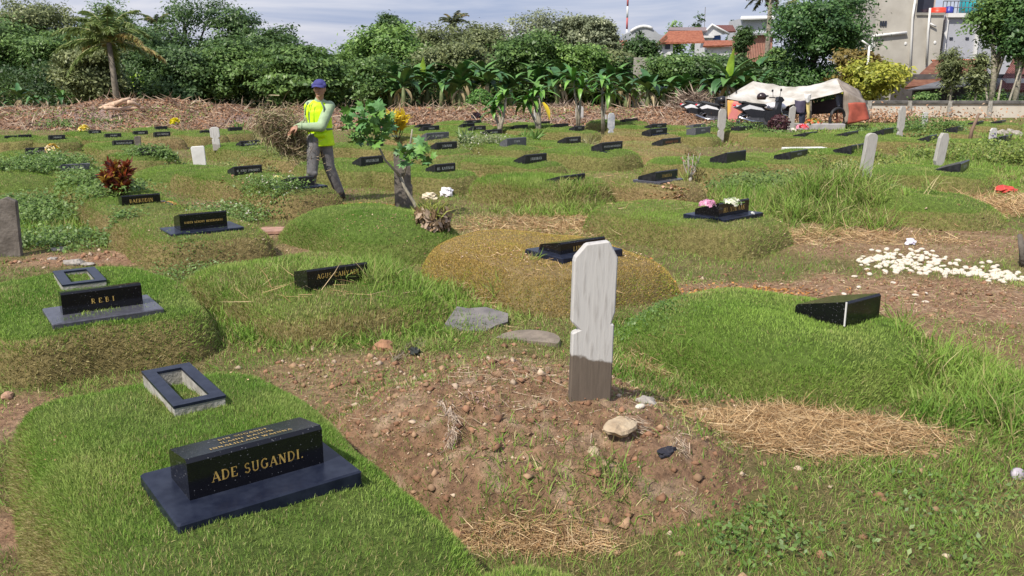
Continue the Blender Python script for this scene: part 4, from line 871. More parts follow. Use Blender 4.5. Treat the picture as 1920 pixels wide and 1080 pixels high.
# ---------------------------------------------------------------- person
def fused(name, prims, vox, m, parent, smooth=6):
    """one continuous surface grown from overlapping tapered limbs"""
    b = MB()
    for q in prims:
        if q[0] == 'c':
            _, p1, p2, r1, r2 = q[:5]; fl = q[5] if len(q) > 5 else 1
            p1, p2 = Vector(p1), Vector(p2); ax = (p2-p1); L = ax.length; ax.normalize(); pts, rs = [], []
            for k in range(6): t = math.pi/2*k/5; pts.append(p1-ax*r1*math.cos(t)*.999); rs.append(max(.001, r1*math.sin(t)))
            for k in range(6): t = math.pi/2*k/5; pts.append(p2+ax*r2*math.sin(t)*.999); rs.append(max(.001, r2*math.cos(t)))
            b.tube(pts, rs, 14, flat=fl)
        elif q[0] == 't': b.tube([q[1], q[2]], [q[3], q[4]], 20, flat=q[5])
        else: b.ell(q[1], q[2], 12, R=q[3] if len(q) > 3 else None)
    o = b.build(name, m, parent)
    r = o.modifiers.new('r', 'REMESH'); r.mode = 'VOXEL'; r.voxel_size = vox; r.use_smooth_shade = True
    if smooth: s_ = o.modifiers.new('s', 'SMOOTH'); s_.factor = .5; s_.iterations = smooth
    bpy.context.view_layer.update(); dg = bpy.context.evaluated_depsgraph_get()
    me = bpy.data.meshes.new_from_object(o.evaluated_get(dg)); o.modifiers.clear(); old = o.data; o.data = me; me.name = name
    return o
SKIN = mat('skin', (.38, .20, .13), .55, .12, 12); VEST = mat('yellow_vest', (.66, .98, .01), .55, 0, 9, col2=(.50, .82, .015), bump=.25, spec=.3)
SHIRT = mat('pale_green_shirt', (.33, .43, .26), .85, .12, 14, bump=.2); JEANS = mat('grey_jeans', (.12, .115, .12), .9, 0, 7, col2=(.22, .21, .205), bump=.35)
CAPM = mat('blue_cap', (.05, .05, .20), .8, .15, 20); DARK = mat('dark_rubber', (.02, .02, .022), .6, .2, 20); SILV = mat('reflective_grey', (.13, .17, .13), .5, .1, 30)
F0 = P(604, 379, 0); F0.z = .02
per = empty('person', F0); per.scale = (.96, .95, .955); tag(per, 'person in blue cap and yellow safety vest, arms holding brushwood, striding left', 'person')
R_ = Matrix.Rotation
def h3(x, y, z): return (x, y, z)
# joints (x right, y away, z up)
HIP = .84; hL, hR = (-.055, -.05, HIP), (.095, .04, HIP)
kL, aL = (-.085, -.12, .46), (-.17, -.02, .09); kR, aR = (.115, .06, .47), (.225, .17, .10)
shF, shN = (-.12, .09, 1.315), (.165, .03, 1.315)       # his right (far left in picture), his left
elF, wrF = (-.13, .0, 1.09), (-.29, -.17, 1.02)
elN, wrN = (.085, -.20, 1.045), (-.205, -.25, 1.055)
head = (.055, -.03, 1.555)
HR = Euler((rad(4), 0, rad(-6))).to_matrix()
def hp(x, y, z): return tuple(Vector(head)+HR @ Vector((x, y, z)))
def hand(w, dirv, n_, curl, out):
    """palm + four unequal fingers + thumb"""
    w = Vector(w); dirv = Vector(dirv).normalized(); n_ = Vector(n_).normalized(); s_ = dirv.cross(n_).normalized(); n_ = s_.cross(dirv)
    out.append(('c', w, w+dirv*.03, .026, .032)); pc = w+dirv*.055
    for k in (-1, -.33, .33, 1): out.append(('c', w+dirv*.02+s_*.014*k, w+dirv*.088+s_*.027*k, .016, .0125))
    for k, L in zip((-1, -.33, .33, 1), (.062, .078, .084, .072)):
        a = w+dirv*.088+s_*.028*k+s_*k*.002; b1 = a+(dirv+n_*.35*curl)*L*.42; c1 = b1+(dirv*.55+n_*.9*curl)*L*.33; d1 = c1+(dirv*.1+n_*1.0*curl)*L*.25
        out += [('c', a, b1, .0105, .0098), ('c', b1, c1, .0098, .009), ('c', c1, d1, .009, .0078)]
    a = w+dirv*.03+s_*.03; b1 = a+(s_*.8+dirv*.5+n_*.3)*.036; c1 = b1+(s_*.2+dirv*.8+n_*.5)*.032
    out += [('c', a, b1, .0145, .012), ('c', b1, c1, .012, .0095)]
body = [('c', (0, .02, .88), (0, .03, 1.05), .10, .10, 1.3), ('c', (0, .03, 1.05), (0, .04, 1.26), .10, .105, 1.35), ('c', (-.10, .03, 1.32), (.10, .04, 1.32), .065, .065),
        ('c', (.02, .02, 1.33), (.05, -.005, 1.47), .058, .052), ('e', head, (.073, .092, .108), HR), ('e', hp(0, -.022, -.055), (.056, .062, .055), HR),
        ('c', hp(0, -.08, .02), hp(0, -.108, -.018), .011, .016), ('e', hp(0, -.085, -.052), (.026, .012, .008)), ('e', hp(0, -.082, -.064), (.022, .012, .008)), ('e', hp(0, -.065, -.095), (.03, .022, .018)),
        ('e', hp(.075, .005, -.01), (.012, .02, .032)), ('e', hp(-.075, .005, -.01), (.012, .02, .032)), ('e', hp(.03, -.078, .028), (.022, .012, .007)), ('e', hp(-.03, -.078, .028), (.022, .012, .007)),
        ('c', shF, elF, .052, .042), ('c', elF, wrF, .040, .027), ('c', shN, elN, .052, .042), ('c', elN, wrN, .040, .027),
        ('c', hL, kL, .082, .055), ('c', kL, aL, .052, .036), ('c', hR, kR, .082, .055), ('c', kR, aR, .052, .036)]
hand(wrN, (-1, -.05, -.35), (0, .5, -.8), 1, body); hand(wrF, (-.6, -.25, -.6), (-.2, .2, -.8), 1, body)
fused('body', body, .0065, SKIN, per, 3)
ey = MB()
for k in (-1, 1): ey.ell(hp(.029*k, -.083, .008), (.013, .007, .005), 6)
ey.build('eyes', mat('eye_dark', (.02, .015, .012), .3), per)
hr = fused('hair', [('e', hp(0, .018, .012), (.080, .088, .088), HR)], .01, mat('black_hair', (.012, .01, .01), .7), per, 2)
fused('jeans', [('c', (-.03, 0, .90), (.05, .02, .90), .115, .12, .9), ('c', (hL[0], hL[1], HIP+.02), kL, .102, .078), ('c', kL, (aL[0]+.005, aL[1], aL[2]+.02), .078, .070), ('c', (hR[0]-.02, hR[1], HIP+.02), kR, .100, .078), ('c', kR, (aR[0]-.01, aR[1]-.01, aR[2]+.02), .078, .070),
               ('c', (kL[0]-.02, kL[1]-.03, .42), (kL[0]+.03, kL[1]-.03, .40), .055, .05), ('c', (aL[0]-.02, aL[1], .14), (aL[0]+.02, aL[1], .15), .07, .065)], .012, JEANS, per, 4)
for a, dx in ((aL, -1), (aR, .4)):
    fused('shoe', [('c', (a[0], a[1], .045), (a[0]-.10, a[1]-.09, .035), .05, .042), ('c', (a[0]+.02, a[1]+.01, .10), (a[0]+.03, a[1]+.02, .04), .045, .045)], .01, DARK, per, 2)
SF = [('c', shF, elF, .078, .064), ('c', elF, tuple(Vector(elF).lerp(Vector(wrF), .9)), .062, .045), ('c', shN, elN, .080, .068), ('c', elN, tuple(Vector(elN).lerp(Vector(wrN), .93)), .068, .047),
      ('c', (-.09, .03, 1.33), (.09, .04, 1.33), .075, .075), ('c', (.02, .02, 1.35), (.035, .01, 1.41), .066, .060), ('c', (0, .03, .98), (0, .04, 1.24), .115, .115, 1.3)]
fused('shirt', SF, .011, SHIRT, per, 3)
for el, wr, t in ((elN, wrN, .93), (elF, wrF, .9)):
    v = Vector(el).lerp(Vector(wr), t); u = Vector(el).lerp(Vector(wr), t-.08); b = MB(); b.tube([u, v], .050, 12); b.build('cuff', SHIRT, per)
ve = fused('vest', [('t', (.03, .02, .765), (.02, .025, .92), .142, .138, 1.32), ('t', (.02, .025, .90), (.0, .035, 1.25), .136, .142, 1.3), ('c', (0.0, .03, 1.20), (0, .035, 1.28), .135, .13, 1.3), ('c', (-.115, .04, 1.30), (.12, .035, 1.31), .078, .08),
                    ('c', (.0, -.13, .93), (.09, -.12, .93), .035, .035)], .012, VEST, per, 3)
b = MB()
b.tube([(-.035, -.125, 1.36), (-.075, -.165, 1.22), (-.08, -.175, 1.0), (-.06, -.165, .84)], .007, 6)
zp = b.build('zip', SILV, ve)
b = MB(); b.tube([(.075, -.075, 1.385), (.12, -.115, 1.30), (.12, -.12, 1.24)], [.014]*3, 6, flat=.5); b.tube([(-.10, -.08, 1.375), (-.13, -.11, 1.30), (-.14, -.12, 1.2)], [.014]*3, 6, flat=.5); b.build('shoulder_strip', SILV, ve)
b = MB()
pts = [(.182*math.cos(rad(t)), .03+.142*math.sin(rad(t)), 1.005) for t in range(-180, 181, 15)]
b.tube(pts, .017, 6, flat=1.0, caps=False); b.build('waist_strip', SILV, ve)
b = MB(); b.tube([(.06, -.13, .985), (.13, -.09, .99)], .02, 6); b.build('pocket', VEST, ve)
cp = fused('cap', [('e', hp(0, .012, .058), (.088, .100, .072), HR), ('c', hp(-.07, -.02, .045), hp(.07, -.02, .045), .035, .035)], .008, CAPM, per, 3)
b = MB()
rim = [hp(.088*math.sin(rad(t)), -.055-.105*math.cos(rad(t)), .045-.022*abs(math.sin(rad(t)))) for t in range(-85, 86, 10)]
inn = [hp(.070*math.sin(rad(t)), -.02-.055*math.cos(rad(t)), .058) for t in range(-85, 86, 10)]
n = len(rim); b.add(rim+inn+[tuple(Vector(q)-Vector((0, 0, .006))) for q in rim+inn], [(i, i+1, n+i+1, n+i) for i in range(n-1)]+[(2*n+i+1, 2*n+i, 3*n+i, 3*n+i+1) for i in range(n-1)]+[(i, 2*n+i, 2*n+i+1, i+1) for i in range(n-1)], smooth=True)
b.build('visor', CAPM, cp)
# bundle of brushwood
n = 3600; c = np.array(AT(528, 252, F0.y-.02)); a = rng.normal(size=(n, 3)); a = unit(a)*(rng.random((n, 1))**.42)*(1+.3*rng.normal(size=(n, 1)))
q = c+a*[.34, .17, .31]; low = a[:, 2] < 0; q[low, 0] += .22*(-a[low, 2]); q[:, 2] += a[:, 0]*-.10
tg = unit(np.cross(a+rng.normal(size=(n, 3))*.5, [0, 1, 0])+rng.normal(size=(n, 3))*.7)
col = np.array([(.34, .26, .16), (.22, .15, .10), (.46, .38, .25), (.26, .27, .12)])[rng.integers(0, 4, n)]*rng.uniform(.6, 1.2, (n, 1))
tag(blades('brushwood_bundle', q, tg, .17*rng.uniform(.5, 1.3, n), .010, .2, col, DRY, None, 2, .6), 'big tangled bundle of dry brushwood carried by the person', 'brushwood')
# ---------------------------------------------------------------- near plants
def lobed_leaf(M, s, b, mi=0):
    pts = [(0, 0), (.35, -.12), (.30, .25), (.62, .22), (.42, .48), (.60, .80), (.22, .72), (0, 1.08), (-.22, .72), (-.60, .80), (-.42, .48), (-.62, .22), (-.30, .25), (-.35, -.12)]
    vs = [(x*s, y*s, -.25*s*(x*x+(y-.4)**2)) for x, y in pts]+[(0, .42*s, .02*s)]
    b.add(vs, [(i, (i+1) % 14, 14) for i in range(14)], mi, M)
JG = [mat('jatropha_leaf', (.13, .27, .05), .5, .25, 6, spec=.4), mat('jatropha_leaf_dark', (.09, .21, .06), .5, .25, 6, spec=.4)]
jb = g1(790, 408); Yj = jb.y
def JA(x, y, dy=0): return AT(x, y, Yj+dy)
jt = empty('jatropha_plant', jb); tag(jt, 'lobed leaf jatropha plant leaning left in front of the weathered plank', 'plant')
b = MB(); rel = lambda p: tuple(Vector(p)-jb)
b.tube([rel(jb), rel(JA(775, 378)), rel(JA(758, 350)), rel(JA(752, 332))], [.024, .021, .019, .018], 8); b.build('stem', PALEBARK, jt)
for k, pp in enumerate([[(752, 332), (722, 300), (708, 270), (700, 235)], [(755, 335), (765, 300), (770, 265), (773, 242)], [(752, 330), (762, 308)]]):
    b = MB(); b.tube([rel(JA(x, y, .03*k)) for x, y in pp], [.015-.002*i for i in range(len(pp))], 7); b.build('branch', PALEBARK, jt)
R = random.Random(8); 
for grp, n, cx, cy, rx, ry in (('l', 130, 690, 228, 46, 38), ('r', 36, 775, 284, 36, 22)):
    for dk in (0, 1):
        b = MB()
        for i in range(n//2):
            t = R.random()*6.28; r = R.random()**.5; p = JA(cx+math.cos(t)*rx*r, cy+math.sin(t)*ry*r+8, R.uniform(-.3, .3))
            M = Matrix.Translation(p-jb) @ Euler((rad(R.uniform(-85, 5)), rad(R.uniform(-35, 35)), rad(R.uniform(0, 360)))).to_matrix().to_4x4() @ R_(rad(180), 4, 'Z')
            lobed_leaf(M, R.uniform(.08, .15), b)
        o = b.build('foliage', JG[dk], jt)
# croton shrubs and withered plant
def shrub(px, py, ty, wpx, cols, lab, n=900, size=.05, asp=.45, name='croton_shrub', stem=(.1, .08, .06), taper=.5, cat='shrub', up=.5, lobes=None, leafstem=True):
    b0 = g1(px, py); h = AT(px, ty, b0.y).z-b0.z; w = wpx*depth(b0)/F
    t = empty(name, b0); tag(t, lab, cat)
    u = rng.random(n); a = rng.random(n)*6.283; r = rng.random(n)**.35
    prof = np.sin(np.pi*np.clip(u*.86+.12, 0, 1))**taper
    cl = .75+.5*vn(np.cos(a)*2+5, u*4+np.sin(a)*2, 1.2, int(px))
    q = np.stack([np.cos(a)*r*prof*w/2*cl, np.sin(a)*r*prof*w/2*cl, (.08+.92*u)*h], 1)
    nr = np.stack([np.cos(a), np.sin(a), np.full(n, up)], 1)+rng.normal(size=(n, 3))*.45
    k = rng.choice(len(cols), n, p=np.ones(len(cols))/len(cols)); col = np.array(cols)[k]*rng.uniform(.7, 1.2, (n, 1))
    leaves('foliage', q, nr, size*rng.uniform(.7, 1.3, n), asp, col, None, t)
    b = MB(); R = random.Random(int(px))
    for i in range(5): x, y = R.gauss(0, w*.15), R.gauss(0, w*.15); b.tube([(0, 0, -.02), (x*.4, y*.4, h*.35), (x, y, h*.75)], [.012, .01, .006], 5)
    b.build('stem', PALEBARK if leafstem else BARK, t); return t
def croton(px, py, ty, wpx, cols, lab, n, L, wd, lowstart=.08, name='croton_shrub', upb=.9):
    b0 = g1(px, py); h = AT(px, ty, b0.y).z-b0.z; w = wpx*depth(b0)/F; t = empty(name, b0); tag(t, lab, 'shrub'); K = 9; b = MB(); Q, U = [], []
    for k in range(K):
        a = k*2.399; e = .16+.3*rng.random(); tip = np.array([math.cos(a)*w*e*1.1, math.sin(a)*w*e, h*(1-.35*rng.random()*(k > 2))-L*.6]); base = np.array([math.cos(a)*.02, math.sin(a)*.02, 0])
        b.tube([tuple(base), tuple(base*.5+tip*np.array([.7, .7, .5])), tuple(tip)], [.012, .009, .006], 5)
        m = n//K; s_ = lowstart+(1-lowstart)*rng.random(m)**.8; q = base+(tip-base)*s_[:, None]; th = rng.random(m)*6.283
        Q.append(q); U.append(np.stack([np.cos(th), np.sin(th), np.full(m, upb)], 1)+(tip-base)*[.8, .8, 0])
    q, u = np.concatenate(Q), np.concatenate(U); m = len(q); c = np.array(cols)[rng.integers(0, len(cols), m)]*rng.uniform(.7, 1.2, (m, 1))
    blades('foliage', q, u, L*rng.uniform(.6, 1.2, m), wd*rng.uniform(.7, 1.2, m), .25, c, LEAF, t, 2, .7); b.build('stem', BARK, t)
croton(222, 369, 297, 50, [(.16, .03, .02), (.30, .06, .02), (.07, .02, .015), (.48, .30, .05), (.22, .05, .02)], 'upright dark red croton bush between two left plaques', 900, .14, .038)
croton(745, 262, 206, 36, [(.80, .60, .02), (.70, .50, .02), (.85, .70, .10)], 'bright yellow croton with upright leaves behind the jatropha', 200, .34, .075, .55, 'yellow_croton', 1.3)
def wilted(px, py, ty, wpx):
    b0 = P(px, py, .22); h = AT(px, ty, b0.y).z-b0.z; w = wpx*depth(b0)/F; t = empty('withered_plant', b0); tag(t, 'withered brown leafed plant with a green tuft, centre left', 'plant')
    n = 420; a = rng.random(n)*6.283; r = rng.random(n)**.5; q = np.stack([np.cos(a)*r*w/2, np.sin(a)*r*w/2, h*(.05+rng.random(n)*.55)], 1)
    nr = np.stack([np.cos(a), np.sin(a), np.full(n, .2)], 1)+rng.normal(size=(n, 3))*.3
    leaves('withered_leaves', q, nr, .10, .5, np.array([(.34, .24, .15), (.45, .34, .25), (.24, .16, .09)])[rng.integers(0, 3, n)]*rng.uniform(.7, 1.2, (n, 1)), DRY, t)
    n = 260; p = np.stack([rng.normal(size=n)*.05, rng.normal(size=n)*.05, np.full(n, h*.3)], 1); up = np.stack([rng.normal(size=n)*.8, rng.normal(size=n)*.8, np.ones(n)*1.2], 1)
    blades('green_tuft', p, up, .2*rng.uniform(.7, 1.3, n), .012, .1, mixc((.22, .30, .05), (.40, .38, .10), rng.random(n)), GRASS, t, 2, .9)
wilted(812, 432, 366, 66)
def rosette(px, py, ty, wpx, n, lab, c1=(.12, .24, .05), c2=(.25, .36, .10), wd=.05, cat='plant', name='aloe_plant', droop=.7, spread=.8):
    b0 = g1(px, py); h = AT(px, ty, b0.y).z-b0.z
    p = np.tile(np.array(b0), (n, 1))+rng.normal(size=(n, 3))*[.05, .05, 0]; up = np.stack([rng.normal(size=n)*spread, rng.normal(size=n)*spread, np.ones(n)], 1)
    o = blades(name, p, up, h*rng.uniform(.8, 1.2, n), wd, .02, mixc(c1, c2, rng.random(n)), LEAF, None, 2, droop); tag(o, lab, cat); return o
rosette(872, 268, 236, 40, 26, 'long leaved aloe plant between the far plaques', c2=(.34, .42, .22))
rosette(1195, 275, 225, 60, 3, 'dummy') if False else None
rosette(1103, 278, 245, 30, 40, 'dry grassy tuft left of the silvery post', (.20, .20, .06), (.40, .36, .2), .03, name='grass_tuft')
rosette(1180, 240, 224, 30, 30, 'yellow green tuft beside the little cement grave', (.20, .32, .05), (.38, .45, .10), .04, name='grass_tuft')
rosette(1703, 286, 255, 40, 40, 'arching bright grass tuft beside the straight white post', (.18, .32, .06), (.34, .42, .12), .03, name='grass_tuft')
for x, y, ty, lab in ((450, 246, 222, 'pale leaved plant in the back row, centre left'), (1005, 260, 238, 'spiky plant at the foot of the left plumeria'), (985, 262, 240, 'spiky plant left of the rough concrete lump'), (1640, 270, 252, 'low leafy plant by the straight white post')):
    rosette(x, y, ty, 30, 26, lab, wd=.05, name='spiky_plant')
def bare(px, py, ty, wpx, lab, col, n=9, fl=None, name='bare_shrub'):
    b0 = g1(px, py); h = AT(px, ty, b0.y).z-b0.z; w = wpx*depth(b0)/F; t = empty(name, b0); tag(t, lab, 'shrub'); b = MB(); R = random.Random(int(px)); tips = []
    b.tube([(0, 0, -.03), (.01, 0, h*.22)], [h*.055, h*.045], 8)
    for i in range(n):
        a = R.uniform(0, 6.28); x, y = math.cos(a)*w/2*R.uniform(.4, 1), math.sin(a)*w/2*.6; zz = h*R.uniform(.6, 1)
        b.tube([(0, 0, h*.18), (x*.5, y*.4, h*.38), (x*.8, y*.8, zz*.7), (x, y, zz)], [h*.03, h*.02, h*.014, h*.008], 6)
        tips += [(x, y, zz), (x*.8, y*.8, zz*.7)]
        b.tube([(x*.8, y*.8, zz*.7), (x*.5, y, zz*.9)], [h*.012, h*.006], 5)
    b.build('branches', mat('pale_twig', col, .8, .2, 9), t)
    if fl:
        T = np.array(tips); n2 = 5*len(T); q = np.repeat(T, 5, 0)+rng.normal(size=(n2, 3))*.03
        leaves('blossom', q, rng.normal(size=(n2, 3)), .04, .7, np.array(fl)[rng.integers(0, len(fl), n2)], None, t)
bare(1293, 345, 283, 50, 'bare grey branched shrub with tiny pink blossoms, right of centre', (.36, .33, .28), 9, [(.6, .25, .22), (.16, .22, .06), (.2, .26, .08)])
bare(350, 254, 226, 34, 'bare pale branched shrub in the back row, left', (.38, .31, .22), 8)
bare(1585, 352, 298, 42, 'pale dry branched weed beside the round topped post', (.42, .38, .22), 8, [(.3, .34, .1), (.42, .40, .16)])
rb = g1(1460, 246)
shrub(1458, 250, 216, 40, [(.05, .02, .03), (.09, .03, .04), (.12, .05, .05)], 'dark purple leafed shrub in front of the motorbike', 900, .09, .5, name='purple_shrub')
shrub(900, 225, 168, 55, [(.07, .17, .03), (.14, .28, .05), (.10, .22, .04)], 'round bright green bush above the far plaques', 2200, .13, .6, name='green_bush')
shrub(893, 238, 212, 24, [(.02, .012, .015), (.05, .02, .03)], 'small blackish shrub under the round green bush', 300, .12, .6, name='dark_shrub')
# ---------------------------------------------------------------- long leaved plumerias and bananas
def strap(b, base, az, L, w, rise, droop, mi=0, fold=.25, n=6, tear=0, R=random):
    """one arching leaf: folded along its midrib"""
    d = Vector((math.cos(az), math.sin(az), 0)); s = Vector((-d.y, d.x, 0)); vs = []; 
    for i in range(n+1):
        t = i/n; ang = rise-droop*t; 
        if i == 0: p = Vector(base)
        else: p = p+(d*math.cos(ang)+Vector((0, 0, 1))*math.sin(ang))*L/n
        ww = w*math.sin(math.pi*min(1, .08+.92*t)**.8)*(1 if t < .97 else .3)+.004
        j = 1-tear*R.random() if 0 < i < n else 1
        nrm = Vector((0, 0, 1))*math.cos(ang)-d*math.sin(ang)
        vs += [p+s*ww*.5*j-nrm*ww*-fold, p, p-s*ww*.5*j-nrm*ww*-fold]
    fs = []
    for i in range(n): fs += [(i*3, i*3+1, i*3+4, i*3+3), (i*3+1, i*3+2, i*3+5, i*3+4)]
    b.add(vs, fs, mi, None, True)
PLG = [mat('plumeria_leaf', (.07, .19, .03), .4, .3, 5, spec=.45), mat('plumeria_leaf_pale', (.15, .30, .05), .4, .25, 5, spec=.45)]  # every other leaf takes the paler green as its own colour
YEL = mat('yellowed_leaf', (.75, .55, .02), .5, .15, 6)
def plumeria(px, py, heads, lab, Lpx=38, yellow=None, seed=1):
    b0 = g1(px, py); Y0 = b0.y; t = empty('plumeria_tree', b0); tag(t, lab, 'plumeria'); R = random.Random(seed); k = depth(b0)/F
    for i, (hx, hy) in enumerate(heads):
        top = AT(hx, hy, Y0+R.uniform(-.3, .3))-b0; b = MB()
        b.tube([(R.gauss(0, .05), 0, -.03), (top.x*.3, top.y*.3, top.z*.45), tuple(top)], [.05, .04, .03], 7); b.build('branch', PALEBARK, t)
        b = MB(); nl = 17
        for j in range(nl):
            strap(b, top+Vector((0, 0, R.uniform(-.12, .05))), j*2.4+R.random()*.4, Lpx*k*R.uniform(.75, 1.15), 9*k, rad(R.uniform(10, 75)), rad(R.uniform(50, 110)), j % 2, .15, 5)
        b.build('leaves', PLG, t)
    if yellow:
        b = MB()
        for yx, yy in yellow: q = AT(yx, yy, Y0-.3)-b0; strap(b, q, 5.6, .55, .20, rad(-40), rad(40), 0, .1, 4)
        b.build('yellow_leaf', YEL, t)
plumeria(1012, 258, [(1000, 182), (1012, 170), (985, 190)], 'plumeria with one drooping yellow leaf, left of its group', 42, [(1018, 192)], 2)
plumeria(1085, 250, [(1075, 150), (1090, 165)], 'tallest plumeria with wide crown, centre of its group', 50, None, 3)
plumeria(1128, 252, [(1130, 155), (1140, 172)], 'right hand plumeria leaning over a white post', 48, None, 4)
plumeria(940, 262, [(935, 190), (950, 176), (925, 205)], 'low leftmost plumeria above the far plaques', 34, None, 5)
BAN = [mat('banana_leaf', (.045, .12, .035), .45, .3, 3, spec=.4), mat('banana_leaf_pale', (.10, .21, .05), .45, .25, 3, spec=.4), mat('banana_leaf_dry', (.30, .24, .13), .8, .3, 4), mat('young_leaf', (.38, .55, .06), .45, .2, 4)]  # deep and paler green alternate from leaf to leaf, then dry and young
def banana(px, ty, Y, lab, n=9, seed=0, young=False, gz0=0.0, spear=0):
    top = AT(px, ty, Y); t = empty('banana_plant', (top.x, Y, gz0)); tag(t, lab, 'banana plant', 'banana plants behind the earth bank'); R = random.Random(seed)
    H = top.z-gz0; st = H*.52; b = MB(); b.tube([(0, 0, -.1), (.05, 0, st*.6), (.05, 0, st)], [.14, .11, .07], 8); b.build('pseudostem', mat('stem_%d' % seed, (.14, .17, .07), .7, .3, 4), t)
    b = MB(); L = H*.62
    for j in range(n):
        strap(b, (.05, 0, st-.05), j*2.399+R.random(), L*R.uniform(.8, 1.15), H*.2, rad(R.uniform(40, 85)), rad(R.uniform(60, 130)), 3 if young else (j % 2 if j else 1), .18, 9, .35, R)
    for j in range(3): strap(b, (.05, 0, st*.9), R.random()*6, L*.6, H*.1, rad(-20), rad(60), 2, .3, 5, .4, R)
    if spear: strap(b, (.05, 0, st), -1.2, L*.9, H*.15, rad(88), rad(12), 3, .12, 6)
    b.build('leaves', BAN, t)
BL = [(30, 150, 38, 'leftmost, in front of tall trees'), (62, 165, 40, 'second from the left'), (0, 175, 36, 'cut by the left edge'), (250, 128, 50, 'pale, right of the coconut trunk'),
      (745, 140, 42, 'right of the walking person'), (790, 112, 46, 'with an upright pale new leaf'), (825, 118, 43, 'left of the round bush'), (860, 120, 41, 'above the round bush'), (905, 115, 42, 'directly right of the round bush'), (955, 118, 43, 'above the leftmost plumeria'),
      (1000, 120, 44, 'behind the yellow leafed plumeria'), (1045, 108, 43, 'between the plumerias'), (1175, 130, 38, 'right of the plumerias'), (1215, 118, 37, 'in front of the grey block wall'), (1245, 132, 38, 'dark, left of the branch heap'),
      (1290, 122, 42, 'behind the branch heap'), (1340, 120, 38, 'left of the bright new leaf'), (1368, 98, 37, 'with a bright upright new leaf'), (1395, 115, 40, 'above the tent peak'), (1430, 125, 42, 'right above the tent'), (1320, 108, 47, 'tall, behind the one left of the new leaf'), (1265, 112, 46, 'tall, above the branch heap'), (1150, 105, 47, 'beneath the small orange roofs'),
      (110, 160, 44, 'third from the left'), (320, 165, 45, 'low, between the trunkless dark trees'), (885, 95, 50, 'tall, rising over the round bush'), (975, 95, 50, 'tall, over the low plumeria')]
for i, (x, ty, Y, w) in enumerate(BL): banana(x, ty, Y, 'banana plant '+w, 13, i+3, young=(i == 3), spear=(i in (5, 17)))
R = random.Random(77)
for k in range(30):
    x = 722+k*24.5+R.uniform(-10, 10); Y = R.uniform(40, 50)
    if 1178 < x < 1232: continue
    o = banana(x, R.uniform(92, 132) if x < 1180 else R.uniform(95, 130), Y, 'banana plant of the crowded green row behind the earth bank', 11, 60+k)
# ---------------------------------------------------------------- earth bank
def bankz(x, y):
    h = .62+.25*(fbm(x, y*0, .16, 90, 2)-.5)+.26*np.exp(-((x+13.4)/2.6)**2)
    w = np.clip(1-np.abs((y-31.5-.0*x)/4.2), 0, 1); w = w*w*(3-2*w)
    e = np.clip((8.3-x)/1.5, 0, 1)
    return h*w*e+(fbm(x, y, 1.3, 91)-.5)*.28*(w > .02)*e*np.clip(w*3, 0, 1)-.08
x1 = np.arange(-32, 10.01, .16); y1 = np.arange(27, 36.2, .16); X, Y = np.meshgrid(x1, y1); x, y = X.ravel(), Y.ravel(); z = bankz(x, y)
col = mixc((.20, .12, .08), (.32, .21, .14), fbm(x, y, 2, 95)); col = mixc(col, (.55, .40, .28), np.clip((vn(x, y, 3.3, 8)-.6)*2, 0, .8)); col = mixc(col, (.30, .22, .20), np.clip((vn(x, y, .35, 18)-.5)*3, 0, .8))
i = (np.arange(len(y1)-1)[:, None]*len(x1)+np.arange(len(x1)-1)[None]).ravel(); Fq = np.stack([i, i+1, i+len(x1)+1, i+len(x1)], 1)
tag(npmesh('earth_bank', np.stack([x, y, z], 1), [Fq], GM, col, smooth=True), kind='structure')
n = 60000; x = rng.uniform(-31, 8, n); y = rng.uniform(27.4, 32.5, n); z = bankz(x, y)+.02; k = z > -.02; x, y, z = x[k], y[k], z[k]; n = len(x)
nr = np.stack([rng.normal(size=n)*.8, rng.normal(size=n)*.8-.4, np.ones(n)], 1); cc = np.array([(.38, .20, .115), (.24, .13, .075), (.46, .31, .20), (.42, .22, .12), (.14, .085, .06), (.30, .21, .17)])[rng.integers(0, 6, n)]
k2 = vn(x, y, .8, 44) > .62; cc[k2 & (rng.random(n) < .3)] = (.2, .28, .08)
tag(leaves('leaf_litter', np.stack([x, y, z], 1), nr, .085*rng.uniform(.4, 1.6, n), .45, .88*cc*rng.uniform(.7, 1.25, (n, 1)), LITTER), 'reddish dead leaves and chips covering the earth bank', 'litter', kind='stuff')
n = 4200; x = rng.uniform(-31, 8, n); y = rng.uniform(27.3, 32, n); z = bankz(x, y)+.02
tag(blades('twigs', np.stack([x, y, z], 1), np.stack([rng.normal(size=n), rng.normal(size=n)*.5, np.abs(rng.normal(size=n))*.35], 1), .45*rng.uniform(.4, 1.4, n), .028, .2, np.array([(.42, .30, .2), (.3, .22, .16), (.55, .44, .32)])[rng.integers(0, 3, n)], DRY, None, 2, .3), 'twigs and sticks strewn over the earth bank', 'twigs', kind='stuff')
LOG = mat('pale_log', (.55, .38, .26), .8, .25, 8, bump=.3)
for k, (a, b_, r) in enumerate([((185, 207), (232, 190), .10), ((205, 200), (255, 188), .09), ((222, 206), (270, 204), .08), ((215, 196), (245, 185), .07), ((240, 192), (262, 200), .08), ((195, 203), (225, 207), .07)]):
    Y = 30.2-.2*k; p, q = AT(*a, Y), AT(*b_, Y+.3); bb = MB(); bb.tube([p, (p+q)/2+Vector((0, 0, .04)), q], [r, r*.9, r*.8], 8); o = bb.build('log', LOG)
    tag(o, 'peeled pale log of the stack on the earth bank', 'log', 'peeled logs on the earth bank')
